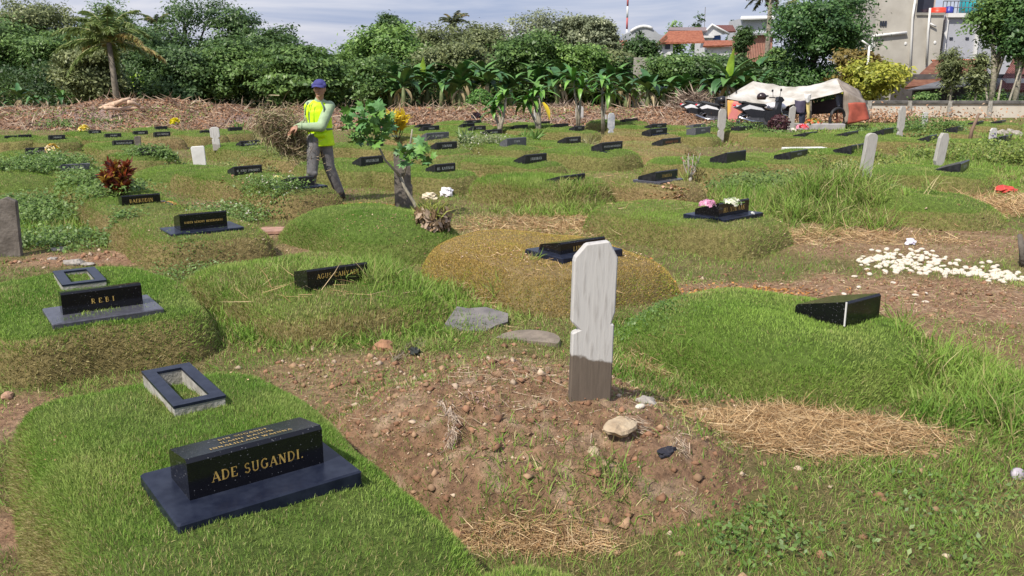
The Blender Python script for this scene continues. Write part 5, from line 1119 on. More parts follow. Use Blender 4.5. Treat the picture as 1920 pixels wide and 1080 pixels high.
def heap(px, py, ty, wpx, lab, n=3000):
    b0 = g1(px, py); h = AT(px, ty, b0.y).z-b0.z; w = wpx*depth(b0)/F; a = rng.random(n)*6.283; r = rng.random(n)**.6; z = h*(1-r**1.7)*rng.random(n)**.4
    p = np.stack([b0.x+np.cos(a)*r*w/2, b0.y+np.sin(a)*r*w*.4, z+.02], 1); up = np.stack([rng.normal(size=n), rng.normal(size=n)*.6, rng.normal(size=n)*.4], 1)
    tag(blades('branch_heap', p, up, .6*rng.uniform(.4, 1.3, n), .035, .1, np.array([(.25, .19, .15), (.36, .28, .22), (.17, .12, .09), (.45, .36, .28)])[rng.integers(0, 4, n)], DRY, None, 2, .3), lab, 'branch heap')
heap(1295, 232, 176, 125, 'heap of cut grey branches left of the tent')
heap(1055, 222, 195, 40, 'small heap of dead leaves between the plumerias', 900)
n = 5000; c = P(1560, 232); x = c.x+rng.normal(size=n)*3.0; y = c.y+rng.normal(size=n)*.5+1.5; z = np.abs(rng.normal(size=n))*.22
tag(leaves('leaf_litter', np.stack([x, y, z], 1), rng.normal(size=(n, 3))*[.8, .8, .3]+[0, -.4, .8], .13, .5, np.array([(.42, .24, .14), (.30, .17, .10), (.5, .36, .25)])[rng.integers(0, 3, n)]*rng.uniform(.7, 1.2, (n, 1)), LITTER), 'drift of brown dead leaves under the tent and wall', 'litter', kind='stuff')
# ---------------------------------------------------------------- tent
YT = 28.3
def TA(x, y, dy=0): return AT(x, y, YT+dy)
tt0 = TA(1495, 245); tt = empty('tarpaulin_tent', (tt0.x, YT, 0)); tag(tt, 'sagging cream tarpaulin tent on poles near the wall', 'tent')
def sheet(rows, m, name, nm=3, thick=.012, wr=.03, parent=tt, seed=1, org=None):
    """rows of points (world) -> smooth wrinkled cloth"""
    org = org or Vector((tt0.x, YT, 0)); R_n = len(rows); C_n = len(rows[0]); G = np.array([[tuple(p) for p in r] for r in rows], float)
    sy = np.linspace(0, R_n-1, (R_n-1)*nm+1); sx = np.linspace(0, C_n-1, (C_n-1)*nm+1); V = []
    for a in sy:
        i = min(int(a), R_n-2); fa = a-i
        for b_ in sx:
            j = min(int(b_), C_n-2); fb = b_-j; V.append((G[i, j]*(1-fb)+G[i, j+1]*fb)*(1-fa)+(G[i+1, j]*(1-fb)+G[i+1, j+1]*fb)*fa)
    V = np.array(V); V[:, 2] += (fbm(V[:, 0]*3+V[:, 2], V[:, 1]*1.2+V[:, 2]*2, 1.4, seed)-.5)*wr*2; V[:, 1] += (fbm(V[:, 0]*3, V[:, 2]*2, 2, seed+3)-.5)*wr*3
    V -= np.array(tuple(org)); w = len(sx); i = (np.arange(len(sy)-1)[:, None]*w+np.arange(w-1)[None]).ravel()
    o = npmesh(name, V, [np.stack([i, i+1, i+w+1, i+w], 1)], m, None, parent, smooth=True); s_ = o.modifiers.new('t', 'SOLIDIFY'); s_.thickness = thick; return o
CANV = mat('cream_canvas', (.36, .33, .28), .9, 0, 2.2, bump=.4, col2=(.60, .57, .52)); TAN = mat('tan_canvas', (.20, .16, .125), .9, 0, 3, bump=.3, col2=(.32, .27, .22))
front = [(1362, 183), (1385, 187), (1412, 193), (1440, 201), (1470, 201), (1497, 194), (1520, 187), (1548, 180), (1582, 172)]
ridge = [(1366, 180), (1390, 165), (1412, 152), (1450, 158), (1475, 164), (1505, 162), (1535, 156), (1570, 147), (1576, 149)]
back = [(1368, 184), (1395, 170), (1416, 158), (1450, 166), (1480, 170), (1510, 168), (1540, 163), (1572, 155), (1590, 165)]
mid = [((a[0]+b_[0])/2, (a[1]+b_[1])/2+1.5) for a, b_ in zip(front, ridge)]
sheet([[TA(x, y, 0) for x, y in front], [TA(x, y, .6) for x, y in mid], [TA(x, y, 1.3) for x, y in ridge], [TA(x, y+6, 2.8) for x, y in back]], CANV, 'canopy', 4, wr=.05)
sheet([[TA(1570, 147, 1.3), TA(1590, 158, 1.3), TA(1612, 172, 1.5)], [TA(1575, 160, .6), TA(1595, 170, .6), TA(1618, 185, .9)], [TA(1582, 172, 0), TA(1598, 180, 0), TA(1624, 192, .3)], [TA(1583, 205, 0), TA(1602, 205, -.05), TA(1628, 205, .2)], [TA(1583, 236, 0), TA(1604, 226, -.1), TA(1631, 224, .2)]], TAN, 'side_cloth', 4, wr=.05)
sheet([[TA(1590, 192, -.14), TA(1622, 192, -.02)], [TA(1592, 210, -.18), TA(1627, 210, -.04)], [TA(1588, 234, -.16), TA(1630, 224, -.06)]], mat('orange_tarp', (.34, .075, .045), .7, .25, 4, bump=.2), 'orange_tarpaulin', 5, wr=.03)
bn = sheet([[TA(1364, 186, .05), TA(1384, 190, .02), TA(1408, 196, .0)], [TA(1364, 210, .05), TA(1380, 210, .02), TA(1396, 212, .0)], [TA(1365, 230, .05), TA(1376, 232, .02), TA(1386, 232, .0)]], None or mat('banner', (.65, .22, .20), .7, 0, 2.2, col2=(.75, .42, .08), lo=.45, hi=.55), 'printed_banner', 4, wr=.02)
b = MB()
for x, y0, y1, dy in ((1362, 181, 236, .1), (1583, 172, 238, .1), (1412, 160, 240, 2.0), (1570, 150, 236, 1.3), (1520, 187, 242, .05)):
    p, q = TA(x, y0, dy), TA(x, y1, dy); b.tube([p-Vector((tt0.x, YT, 0)), Vector((q.x, q.y, -.05))-Vector((tt0.x, YT, 0))], .035, 6)
b.build('poles', OLDWOOD, tt)
sheet([[TA(1415, 200, 2.6), TA(1500, 200, 2.6), TA(1585, 180, 2.6)], [TA(1415, 215, 2.5), TA(1500, 215, 2.5), TA(1585, 212, 2.5)]], mat('dark_interior', (.05, .03, .03), .9, .3, 3), 'dark_interior_sheet', 4)  # sheet added in a dark colour for the shaded interior of the tent
# clothes hanging, things below
def hung(x0, x1, y0, y1, col, lab, dy=-.2, name='hanging_cloth', taper=.6):
    org = TA((x0+x1)/2, y0, dy); cx = (x0+x1)/2
    o = sheet([[TA(x0, y0, dy), TA(cx, y0+2, dy-.03), TA(x1, y0, dy)], [TA(cx-(cx-x0)*.9, (y0+y1)/2, dy), TA(cx, (y0+y1)/2, dy-.06), TA(cx+(x1-cx)*.9, (y0+y1)/2, dy)], [TA(cx-(cx-x0)*taper, y1, dy), TA(cx, y1+1, dy-.05), TA(cx+(x1-cx)*taper, y1, dy)]], mat(name+str(x0), col, .9, .2, 6), name, 4, wr=.03, parent=None, org=org)
    o.location = org; tag(o, lab, 'clothes')
hung(1490, 1512, 188, 212, (.07, .06, .10), 'dark grey shirt hanging at the front edge of the tent')
hung(1497, 1510, 210, 238, (.03, .035, .06), 'dark trousers hanging below the grey shirt', -.15)
hung(1512, 1519, 188, 224, (.62, .50, .20), 'narrow yellow pink cloth hanging beside the dark shirt', -.25)
hung(1508, 1521, 176, 192, (.72, .70, .68), 'white rag tied on the tent edge', -.3, taper=.4)
hung(1567, 1580, 176, 200, (.12, .13, .17), 'dark grey bag hanging inside the right of the tent', .3)
# grey concrete lid under the tent
b = MB(); b.box((0, 0, .1), (1.5, .6, .2), bev=.02, top=.8); o = b.build('concrete_slab', mat('concrete', (.36, .34, .33), .9, .15, 6), None, P(1535, 243, 0)); tag(o, 'long pale concrete slab lying below the tent', 'stone slab')
b = MB(); c = P(1568, 243, 0); b.tube([(0.34*math.cos(t), 0, .34+.34*math.sin(t)) for t in np.linspace(0, 6.28, 20)], .05, 8, caps=False)
t = empty('cart_wheel', (c.x, c.y, 0), .5); o = b.build('tyre', DARK, t); b = MB(); [b.tube([(0, 0, .34), (.32*math.cos(k*.785), 0, .34+.32*math.sin(k*.785))], .012, 5) for k in range(8)]; b.build('spokes', mat('rust', (.2, .07, .04), .8), t); tag(t, 'old spoked wheel under the right of the tent', 'wheel')
# ---------------------------------------------------------------- motorbikes
CHR = mat('chrome', (.5, .5, .52), .25, .05, 10, metal=1); BPL = mat('black_plastic', (.015, .015, .018), .35, .2, 20); BRED = mat('dark_red_panel', (.30, .015, .02), .3, .1, 10); BWH = mat('white_panel', (.68, .68, .70), .3, .05, 10)
TLR = mat('tail_lamp', (.7, .03, .05), .2, .1, 10); SEATM = mat('seat_vinyl', (.02, .02, .02), .5, .1, 20); BLG = mat('green_bag', (.05, .4, .15), .5, .1, 10)
def bike(px, py, yaw, lab, panel, sc=1.0, helmet=False, mirror=True):
    c = P(px, py, 0); t = empty('motorbike', (c.x, c.y, 0), yaw); t.scale = (sc,)*3; tag(t, lab, 'motorbike', 'motorbikes parked beside the tent')
    # local +x = front
    for X in (-.60, .62):
        w = empty('wheel'); w.parent = t; b = MB(); r = .27
        b.tube([(X+r*math.cos(a), 0, .29+r*math.sin(a)) for a in np.linspace(0, 2*math.pi, 25)], .045, 8, caps=False); o = b.build('tyre', DARK, t)
        b = MB(); b.tube([(X+.215*math.cos(a), 0, .29+.215*math.sin(a)) for a in np.linspace(0, 2*math.pi, 25)], .028, 6, caps=False)
        for k in range(5): a = k*1.257; b.tube([(X, 0, .29), (X+.21*math.cos(a), 0, .29+.21*math.sin(a))], .018, 5)
        b.tube([(X, -.06, .29), (X, .06, .29)], .05, 10); b.build('rim', CHR, o); bpy.data.objects.remove(w)
    b = MB()   # body panels: tail, side, leg shield
    b.prism([(-.98, .72), (-.62, .86), (-.15, .74), (.05, .60), (-.05, .42), (-.45, .42), (-.70, .60)], .22, 'y'); b.build('side_panel', panel, t)
    b = MB(); b.prism([(-1.02, .74), (-.92, .80), (-.55, .70), (-.33, .50), (-.28, .36), (-.36, .40), (-.55, .60), (-.85, .70)], .10, 'y'); b.build('rear_mudguard', BWH, t)
    b = MB(); b.prism([(-.80, .70), (-.55, .80), (-.15, .70), (-.05, .62), (-.5, .68), (-.72, .64)], .235, 'y'); b.build('side_stripe', BWH, t)
    b = MB(); b.prism([(-.05, .42), (.05, .62), (.30, .62), (.42, .95), (.50, .92), (.46, .55), (.32, .36), (.0, .30)], .26, 'y'); b.build('leg_shield', BPL, t)
    b = MB(); b.prism([(-.5, .5), (-.1, .5), (.1, .3), (.05, .2), (-.4, .2), (-.62, .28)], .20, 'y'); b.build('engine', mat('engine', (.12, .12, .13), .5, .3, 12, metal=.6) if 'engine' not in bpy.data.materials else bpy.data.materials['engine'], t)
    b = MB(); b.prism([(-.85, .86), (-.78, .92), (-.45, .86), (-.02, .82), (.06, .76), (-.05, .73), (-.6, .80)], .24, 'y', 0); o = b.build('seat', SEATM, t); m_ = o.modifiers.new('b', 'BEVEL'); m_.width = .03
    b = MB(); b.tube([(.62, .07, .29), (.50, .07, .62), (.42, .05, .95)], .025, 6); b.tube([(.62, -.07, .29), (.50, -.07, .62), (.42, -.05, .95)], .025, 6); b.build('front_fork', CHR, t)
    b = MB(); b.prism([(.62+.33*math.cos(rad(a)), .29+.33*math.sin(rad(a))) for a in range(30, 151, 15)]+[(.62+.30*math.cos(rad(a)), .29+.30*math.sin(rad(a))) for a in range(150, 29, -15)], .12, 'y'); b.build('front_mudguard', panel, t)
    b = MB(); b.tube([(.30, -.36, 1.03), (.38, -.2, 1.02), (.42, 0, .98), (.38, .2, 1.02), (.30, .36, 1.03)], .018, 6); b.build('handlebar', BPL, t)
    b = MB(); b.prism([(.36, .9), (.40, 1.04), (.50, 1.03), (.58, .93), (.50, .86)], .22, 'y'); b.build('headlamp_cowl', BPL, t)
    b = MB(); b.ell((.56, 0, .95), (.03, .07, .05), 8); b.build('headlight', mat('lamp_glass', (.6, .6, .6), .1) if 'lamp_glass' not in bpy.data.materials else bpy.data.materials['lamp_glass'], t)
    b = MB(); b.ell((-.98, 0, .78), (.04, .09, .04), 8); b.build('tail_light', TLR, t)
    b = MB(); b.tube([(-.1, -.14, .28), (-.5, -.16, .30), (-.9, -.17, .42)], [.03, .05, .05], 8); b.build('exhaust', CHR, t)
    for s in (-1, 1):
        b = MB(); b.tube([(.36, s*.24, 1.03), (.36, s*.27, 1.2)], .008, 5); b.ell((.36, s*.30, 1.23), (.015, .07, .045), 8); b.build('mirror', BPL, t)
    b = MB(); b.tube([(0, .1, .3), (.05, .28, .01)], .012, 5); b.build('side_stand', CHR, t)
    return t, c
t1, c1 = bike(1432, 246, rad(8), 'black motorbike with white rear mudguard parked before the tent', BPL, 1.02)
t1.rotation_euler[0] = rad(-3)
t2, c2 = bike(1352, 240, rad(-38), 'motorbike with black helmet partly hidden behind the grey post', BPL, .95)
t3, c3 = bike(1322, 238, rad(-38), 'leftmost motorbike, beside the branch heap', BPL, .95)
def helmet(p, m, lab, yaw=0):
    t = empty('helmet', p, yaw); tag(t, lab, 'helmet'); b = MB(); b.ell((0, 0, 0), (.15, .13, .14), 10)
    b.v = [(x, y, max(z, -.08)) for x, y, z in b.v]; b.build('shell', m, t); b = MB(); b.prism([(.09, -.02), (.20, .03), (.17, .06), (.10, .05)], .22, 'y'); b.build('visor', BPL, t)
q = AT(1428, 182, c1.y-.1); helmet(q, mat('dark_helmet', (.03, .018, .018), .25, .1, 10), 'dark maroon helmet resting on the motorbike before the tent')
q = AT(1354, 188, c2.y-.1); helmet(q, BPL, 'black helmet hanging on the motorbike behind the grey post')
crumple(1461, 216, (.10, .08, .16), BLG, 'green plastic bag hanging from the motorbike', 'plastic bag', 12, z=.45)
q = AT(1442, 199, c1.y); b = MB(); b.ell((0, 0, 0), (.35, .2, .12), 8, noise=.2); o = b.build('white_sack', PLAS, None, q+Vector((.3, .35, -.02))); tag(o, 'white sack bundle behind the parked motorbike', 'sack')
# ---------------------------------------------------------------- trees
PAL = {'dark': ((.045, .09, .03), (.11, .185, .055)), 'mid': ((.065, .13, .035), (.17, .27, .07)), 'fresh': ((.085, .175, .035), (.22, .34, .085)), 'olive': ((.10, .13, .05), (.25, .28, .12)), 'grey': ((.13, .16, .09), (.34, .37, .22)), 'yellow': ((.20, .24, .03), (.50, .48, .08)), 'mango': ((.04, .095, .03), (.11, .21, .055)), 'ochre': ((.12, .10, .03), (.30, .22, .06))}
def tree(px, ty, Y, wpx, pal, lab, seed=0, base=None, n=21000, ls=.215, sprawl=.3, shape=1.0, low=.10, name='tree', cat='tree', asp=.5, sparse=0, trunk=True, group=None, barkm=None, flat=0):
    top = AT(px, ty, Y); gz_ = 0.0 if base is None else base; H = top.z-gz_; w = wpx*Y/F; t = empty(name, (top.x, Y, gz_), 0); tag(t, lab, cat, group)
    r = np.random.default_rng(seed+100); L = 16
    # main lobes through the crown volume, then clumps on the lobes, then leaves on the clumps
    lz = r.uniform(low+.12, .90, L); lz[0] = .93; lw = np.sin(np.pi*np.clip((lz-low)/(1.12-low), .05, .95))**.6
    a = r.random(L)*6.283; rr = np.sqrt(r.random(L))*.62; rr[0] = .12
    lc = np.stack([np.cos(a)*rr*lw*w/2*shape, np.sin(a)*rr*lw*w/2*.8, lz*H], 1); lr = np.stack([r.uniform(.22, .40, L)*w/2*1.15]*2+[r.uniform(.07, .13, L)*H+.25], 1)
    lc[0, 2] = H-lr[0, 2]*.8
    m = 240; li = r.integers(0, L, m); v = r.normal(size=(m, 3)); v = unit(v); v[:, 2] = np.where(v[:, 2] < -.3, -v[:, 2], v[:, 2])
    cc = lc[li]+v*lr[li]*r.uniform(.75, 1.25, (m, 1)); tone = np.clip(.5+r.normal(size=m)*.28, 0, 1)
    sprg = r.random(m) < sprawl; cc[sprg] += v[sprg]*r.uniform(.1, .35, (sprg.sum(), 1))*w*.28; cc[:, 2] = np.maximum(cc[:, 2], low*H)
    ci = r.integers(0, m, n); cs = r.uniform(.5, 1.2, m)*w*.052+.08; q = cc[ci]+r.normal(size=(n, 3))*cs[ci][:, None]*[1, 1, .6-flat]
    fi = r.random(n) < .18; fl_ = r.integers(0, L, n); q[fi] = (lc[fl_]+r.normal(size=(n, 3))*.45*lr[fl_])[fi]
    zt_ = np.quantile(q[:, 2], .997); q[:, 2] = np.where(q[:, 2] > H*.4, H*.4+(q[:, 2]-H*.4)*(H-H*.4)/(zt_-H*.4), q[:, 2])
    q[:, 2] = np.maximum(q[:, 2], low*H*.6+r.random(n)*.3)
    nr = v[ci]*.7+r.normal(size=(n, 3))*.5+[0, -.1, .55]; c1, c2 = PAL[pal]
    col = mixc(c1, c2, np.clip(tone[ci]+r.normal(size=n)*.18, 0, 1))*r.uniform(.8, 1.2, (n, 1))
    col = col*1.12; leaves('crown', q, nr, ls*r.uniform(.6, 1.3, n), asp, col, None, t)
    if trunk:
        b = MB(); b.tube([(0, 0, -.2), (r.normal()*.1, 0, H*.3), (r.normal()*.2, 0, H*.75)], [.03*H, .022*H, .008*H], 8)
        for k in range(0, 9): b.tube([(0, 0, H*(.18+.04*k)), tuple(lc[k]*.6+np.array([0, 0, H*.15])), tuple(lc[k])], [.014*H, .009*H, .004*H], 5)
        b.build('trunk', barkm or BARK, t)
    return t
TR = [
 (-10, 35, 54, 190, 'mid', 'tree at the top left corner behind the leftmost bananas', 0, .1, {}),
 (60, 2, 60, 170, 'olive', 'tall olive tree near the left edge with pointed top', 0, .1, dict(sprawl=.5)),
 (118, 62, 52, 170, 'mid', 'yellowish green tree left of the coconut palm', 0, .05, {}),
 (160, 85, 46, 130, 'olive', 'low olive tree left of the coconut trunk', 0, .03, {}),
 (205, 5, 62, 170, 'mid', 'tall tree right behind the coconut palm crown', 0, .1, dict(sprawl=.4)),
 (265, 55, 54, 150, 'dark', 'dark tree right of the coconut palm', 0, .05, {}),
 (345, -5, 60, 190, 'dark', 'tallest dark tree with ragged crown, left of centre', 0, .1, dict(sprawl=.6)),
 (330, 90, 47, 170, 'dark', 'dense low dark tree under the tallest one', 0, .02, {}),
 (432, 18, 58, 150, 'dark', 'dark tree with layered spreading branches, left centre', 0, .1, dict(sprawl=.5, flat=.3)),
 (420, 75, 48, 150, 'mid', 'bushy tree left of the layered tree in front', 0, .03, {}),
 (510, 52, 52, 170, 'dark', 'dark tree directly above and left of the person', 0, .05, dict(flat=.2)),
 (560, 88, 44, 190, 'mid', 'layered almond like tree behind the person', 0, .02, dict(flat=.38, ls=.24)),
 (605, 118, 48, 110, 'fresh', 'low fresh green tree right of the person', 0, .02, {}),
 (660, 80, 56, 110, 'fresh', 'light green tree in the dip of the tree line', 0, .05, {}),
 (722, 28, 70, 70, 'dark', 'round topped dark tree poking above the tree line', 0, .3, {}),
 (735, 48, 54, 180, 'fresh', 'big fresh green tree at the centre left of the line', 0, .05, dict(ls=.25)),
 (800, 50, 58, 140, 'olive', 'olive tree left of the far spiky palm', 0, .05, {}),
 (705, 105, 44, 130, 'mid', 'low tree with bare twigs showing, centre left', 0, .02, dict(n=14000)),
 (905, 45, 62, 140, 'olive', 'rounded olive tree right of the far spiky palm', 0, .05, {}),
 (870, 80, 50, 150, 'olive', 'dull olive tree above the round bush', 0, .02, {}),
 (1005, 24, 60, 150, 'grey', 'pale greyish tree with upright twigs, centre', 0, .05, dict(sprawl=.5)),
 (1000, 62, 48, 150, 'mid', 'mid green tree below the pale greyish one', 0, .02, {}),
 (1078, 32, 60, 96, 'grey', 'pale greyish tree in the middle of three', 0, .05, dict(sprawl=.5)),
 (1080, 85, 48, 130, 'fresh', 'fresh green tree above the tallest plumeria', 0, .02, {}),
 (1128, 34, 58, 62, 'grey', 'pale greyish tree beside the radio mast', 0, .05, dict(sprawl=.5)),
 (1203, 64, 52, 60, 'dark', 'cone shaped dark tree in front of the grey warehouse', 0, .05, dict(n=14000)),
 (1150, 95, 50, 90, 'olive', 'olive tree below the small orange roofs', 0, .02, dict(n=14000)),
 (1280, 103, 44, 165, 'mid', 'leafy tree mass under the white gabled house', 0, .02, {}),
 (1362, 104, 43, 140, 'dark', 'leafy dark tree left of the mango tree foot', 0, .02, {}),
 (1396, 50, 80, 34, 'dark', 'dark tree between the brick house and red roofs', 0, .1, dict(n=11000)),
 (1462, 92, 60, 70, 'mid', 'tree left of the big mango, under the small palm', 0, .02, {}),
 (1535, -8, 46, 205, 'mango', 'huge dense dark mango tree beside the concrete building', 0, .02, dict(n=36000, ls=.20, shape=1.0)),
 (1610, 95, 42, 90, 'ochre', 'ochre tinged smaller tree at the mango tree foot', 0, .05, dict(n=11000)),
 (1310, 28, 150, 34, 'dark', 'distant small dark tree on the skyline right of centre', -2, .1, dict(n=3000, ls=.5)),
 (1265, 42, 150, 50, 'fresh', 'distant light green treetop behind the warehouse', -2, .1, dict(n=3000, ls=.5)),
 (1372, 38, 150, 16, 'dark', 'tiny distant tree above the dark red roof', -2, .1, dict(n=1200, ls=.5)),
]
for i, (px, ty, Y, w, pal, lab, base, low, kw) in enumerate(TR): tree(px, ty, Y, w*1.06, pal, lab, i, base, low=low, **kw)
tree(1643, 114, 40, 122, 'yellow', 'bright yellow green shrub against the concrete building', 90, 0, n=9000, ls=.21, low=.12, name='yellow_shrub', cat='shrub')
tree(1888, -25, 40, 118, 'mid', 'slender trunked dark tree in front of the grey wall', 91, 0, n=9000, low=.42, ls=.2, barkm=PALEBARK)
tree(1930, -10, 39, 90, 'mango', 'leafy tree cut by the right edge', 92, 0, n=6000, low=.4, ls=.2, barkm=PALEBARK)
tree(1788, 90, 39.5, 46, 'olive', 'drooping olive tree over the tiled roof', 93, 0, n=3600, low=.25, ls=.20, asp=.25, sprawl=.7, barkm=PALEBARK)
tree(1838, 100, 38.5, 40, 'olive', 'thin olive tree before the slender dark one', 94, 0, n=2400, low=.2, ls=.18, asp=.4, sprawl=.7, barkm=PALEBARK)
tree(1735, 172, 37.6, 50, 'mid', 'small green shrub on top of the boundary wall', 95, 0, n=1500, low=.6, ls=.14, name='shrub', cat='shrub')
for k, (x0, x1, y0) in enumerate([(1870, 1878, 150), (1890, 1912, 130), (1852, 1846, 140)]):
    p, q = AT(x0, 196, 38.2), AT(x1, y0, 38.2); b = MB(); b.tube([(p.x, p.y, 0), p, q], [.06, .05, .03], 6); o = b.build('sapling', PALEBARK); tag(o, ['upright pale sapling trunk behind the wall', 'slanting pale sapling trunk at the right edge', 'thin pale sapling under the drooping tree'][k], 'sapling')
# thicket filling the foot of the tree line
n = 60000; x = rng.uniform(-36, 24, n); yb = 47.5+.5*np.sin(x*.6)+rng.random(n)*5; hh = (1.0+2.0*fbm(x, yb*.3, .5, 120))*np.clip(1.15-.5*np.clip((x-14)/3, 0, 1), 0, 2)
z = rng.random(n)**.8*hh; col = mixc((.035, .075, .022), (.11, .19, .05), np.clip(fbm(x, z, .9, 121)*1.6-.4+rng.normal(size=n)*.15, 0, 1))
k_ = x > 20; yb[k_] = yb[k_]+0
tag(leaves('thicket', np.stack([x, yb, z], 1)[~k_], (rng.normal(size=(n, 3))*.6+[0, -.5, .6])[~k_], .22*rng.uniform(.5, 1.3, (~k_).sum()), .5, col[~k_]), 'low green thicket along the foot of the tree line', 'thicket', kind='stuff')
# ---------------------------------------------------------------- palms
def palm(px, cy, Y, Lpx, lab, n=16, base_px=None, gz_=0, trunk_w=.14, seed=0, col=((.05, .10, .03), (.16, .20, .06)), dry=.2, ups=.5, name='coconut_palm'):
    c = AT(px, cy, Y); bx = AT(base_px if base_px else px, cy, Y).x; t = empty(name, (bx, Y, gz_)); tag(t, lab, 'palm tree'); R = np.random.default_rng(seed)
    top = np.array([c.x-bx, 0, c.z-gz_]); b = MB(); b.tube([(0, 0, -.2), (top[0]*.4, 0, top[2]*.5), tuple(top)], [trunk_w*1.2, trunk_w, trunk_w*.85], 9); b.build('trunk', mat('palm_trunk%d' % seed, (.22, .19, .15), .9, .3, 6, bump=.5), t)
    L = Lpx*Y/F; P_, U_, S_, C_ = [], [], [], []; mb = MB(); lite = np.array(col[1]); dk = np.array(col[0])
    for j in range(n):
        az = j*2.399+R.random()*.5; e = R.uniform(-.25, 1.25) if j > 2 else R.uniform(1.1, 1.4); d_ = np.array([math.cos(az), math.sin(az), 0]); p = top.copy(); pts = [p.copy()]; K = 9; l = L*R.uniform(.8, 1.1)
        for k in range(K):
            ang = e-(1.5 if e > .3 else 1.1)*(k/K)**1.2; p = p+(d_*math.cos(ang)+np.array([0, 0, 1])*math.sin(ang))*l/K; pts.append(p.copy())
        mb.tube([tuple(q) for q in pts], [.04*(1-.08*k)*L/2.5 for k in range(K+1)], 4)
        isdry = R.random() < dry
        s_ = np.array([-d_[1], d_[0], 0])
        for m in range(130):
            f = (.12+.88*R.random())*K; i = min(int(f), K-1); q = pts[i]*(1-(f-i))+pts[i+1]*(f-i); tg = pts[i+1]-pts[i]; tg /= np.linalg.norm(tg)
            side = s_*(1 if m % 2 else -1); P_.append(q); U_.append(side*.75+tg*.6+np.array([0, 0, -.45-.3*R.random()])); S_.append(l*.26*(1-.6*(f/K)**2)*R.uniform(.8, 1.1))
            cc = dk+(lite-dk)*np.clip(R.normal(.45, .25), 0, 1); C_.append(np.array((.35, .27, .10)) if isdry and R.random() < .7 else cc)
    mb.build('frond_ribs', mat('rib%d' % seed, (.25, .26, .10), .7, .2, 6), t)
    blades('fronds', np.array(P_), np.array(U_), np.array(S_), .06*L/2.2, .05, np.array(C_), LEAF, t, 2, .5)
    return t
palm(204, 80, 43, 104, 'coconut palm with drooping fronds at the left', 20, 208, seed=1, trunk_w=.14, dry=.15, col=((.09, .15, .04), (.26, .32, .09)))
palm(292, 48, 62, 40, 'palm crown rising behind the dark trees, left', 12, seed=2, dry=.1)
palm(849, 44, 75, 34, 'far spiky palm poking above the olive trees', 18, seed=3, dry=.2, col=((.06, .09, .05), (.17, .19, .1)))
palm(1446, -12, 66, 62, 'tall palm with hanging fronds left of the mango tree', 20, seed=4, trunk_w=.18, dry=.15, col=((.09, .12, .06), (.24, .26, .14)))
palm(1490, 2, 75, 25, 'small yellow palm crown beside the mango top', 10, seed=5, dry=.3)
# ---------------------------------------------------------------- buildings
def tiles(name, c1, c2, sc=9):
    m = mat(name, c1, .85, 0, 3, col2=c2, lo=.35, hi=.65); n = m.node_tree; b = n.nodes['Principled BSDF']
    t = n.nodes.new('ShaderNodeTexCoord'); w = n.nodes.new('ShaderNodeTexWave'); w.wave_type = 'BANDS'; w.bands_direction = 'X'; w.inputs['Scale'].default_value = sc; w.inputs['Distortion'].default_value = .6
    w2 = n.nodes.new('ShaderNodeTexWave'); w2.bands_direction = 'Y'; w2.inputs['Scale'].default_value = sc*.7; w2.inputs['Distortion'].default_value = .8
    a = n.nodes.new('ShaderNodeMath'); n.links.new(t.outputs['Object'], w.inputs[0]); n.links.new(t.outputs['Object'], w2.inputs[0]); n.links.new(w.outputs['Fac'], a.inputs[0]); n.links.new(w2.outputs['Fac'], a.inputs[1])
    u = n.nodes.new('ShaderNodeBump'); u.inputs['Strength'].default_value = .9; u.inputs['Distance'].default_value = .08; n.links.new(a.outputs[0], u.inputs['Height']); n.links.new(u.outputs[0], b.inputs['Normal']); return m
OR = tiles('orange_tiles', (.40, .12, .06), (.60, .22, .12), 3); BR = tiles('brown_tiles', (.32, .12, .07), (.50, .23, .14), 5); DRR = tiles('dark_red_tiles', (.20, .07, .055), (.28, .11, .09), 3)
WALLW = mat('white_wall', (.62, .62, .62), .9, .08, 2, bump=.1); WALLG = mat('raw_cement_wall', (.39, .36, .31), .9, 0, 1.1, col2=(.52, .49, .43), bump=.3, lo=.3, hi=.7)
WALLB = mat('blue_grey_wall', (.40, .41, .45), .9, .06, 1.5, bump=.15); TRIM = mat('white_trim', (.68, .67, .65), .8, .06, 3); GLASS = mat('window_dark', (.03, .035, .05), .2, .1, 5); SHEET = mat('grey_sheet', (.13, .13, .14), .6, .25, 2)
def quad(b, pts, mi=0, th=None, nrm=None):
    """a slab: polygon pts with thickness along nrm"""
    n = len(pts); nrm = Vector(nrm).normalized()*th; v = [Vector(p) for p in pts]
    b.add(v+[p+nrm for p in v], [tuple(range(n)), tuple(range(2*n-1, n-1, -1))]+[(i, n+i, n+(i+1) % n, (i+1) % n) for i in range(n)], mi)
# tall raw cement building; front wall in plane Y=YB from x 1636..1765, a recessed blue grey wall to the right
YB = 49
def local(t): return lambda px, py, Y: tuple(AT(px, py, Y)-t.location)
o0 = AT(1700, 160, YB); T1 = empty('concrete_building', (o0.x, YB, 0)); tag(T1, 'tall raw cement building with white pipes, right of the mango tree', 'building'); A = local(T1)
xl, xm, xr = A(1636, 100, YB)[0], A(1710, 100, YB)[0], A(1762, 100, YB)[0]; zr = A(1762, 27, YB)[2]; zt = zr+3.2
b = MB(); b.box(((xl+xm)/2, 3, zt/2), (xm-xl, 6, zt)); b.box(((xm+xr)/2, 3.05, zr/2), (xr-xm-.004, 6.1, zr)); b.box(((xm+xr)/2, 3.6, zt/2+zr/2), (xr-xm-.01, 4.9, zt-zr)); b.build('wall', WALLG, T1)
WG2 = mat('wall_patch', (.30, .285, .25), .9, .2, 3, bump=.3); b = MB(); b.box(((xm+xr)/2, .06, zr+.02), (xr-xm, .3, .14)); b.build('ledge', WG2, T1)
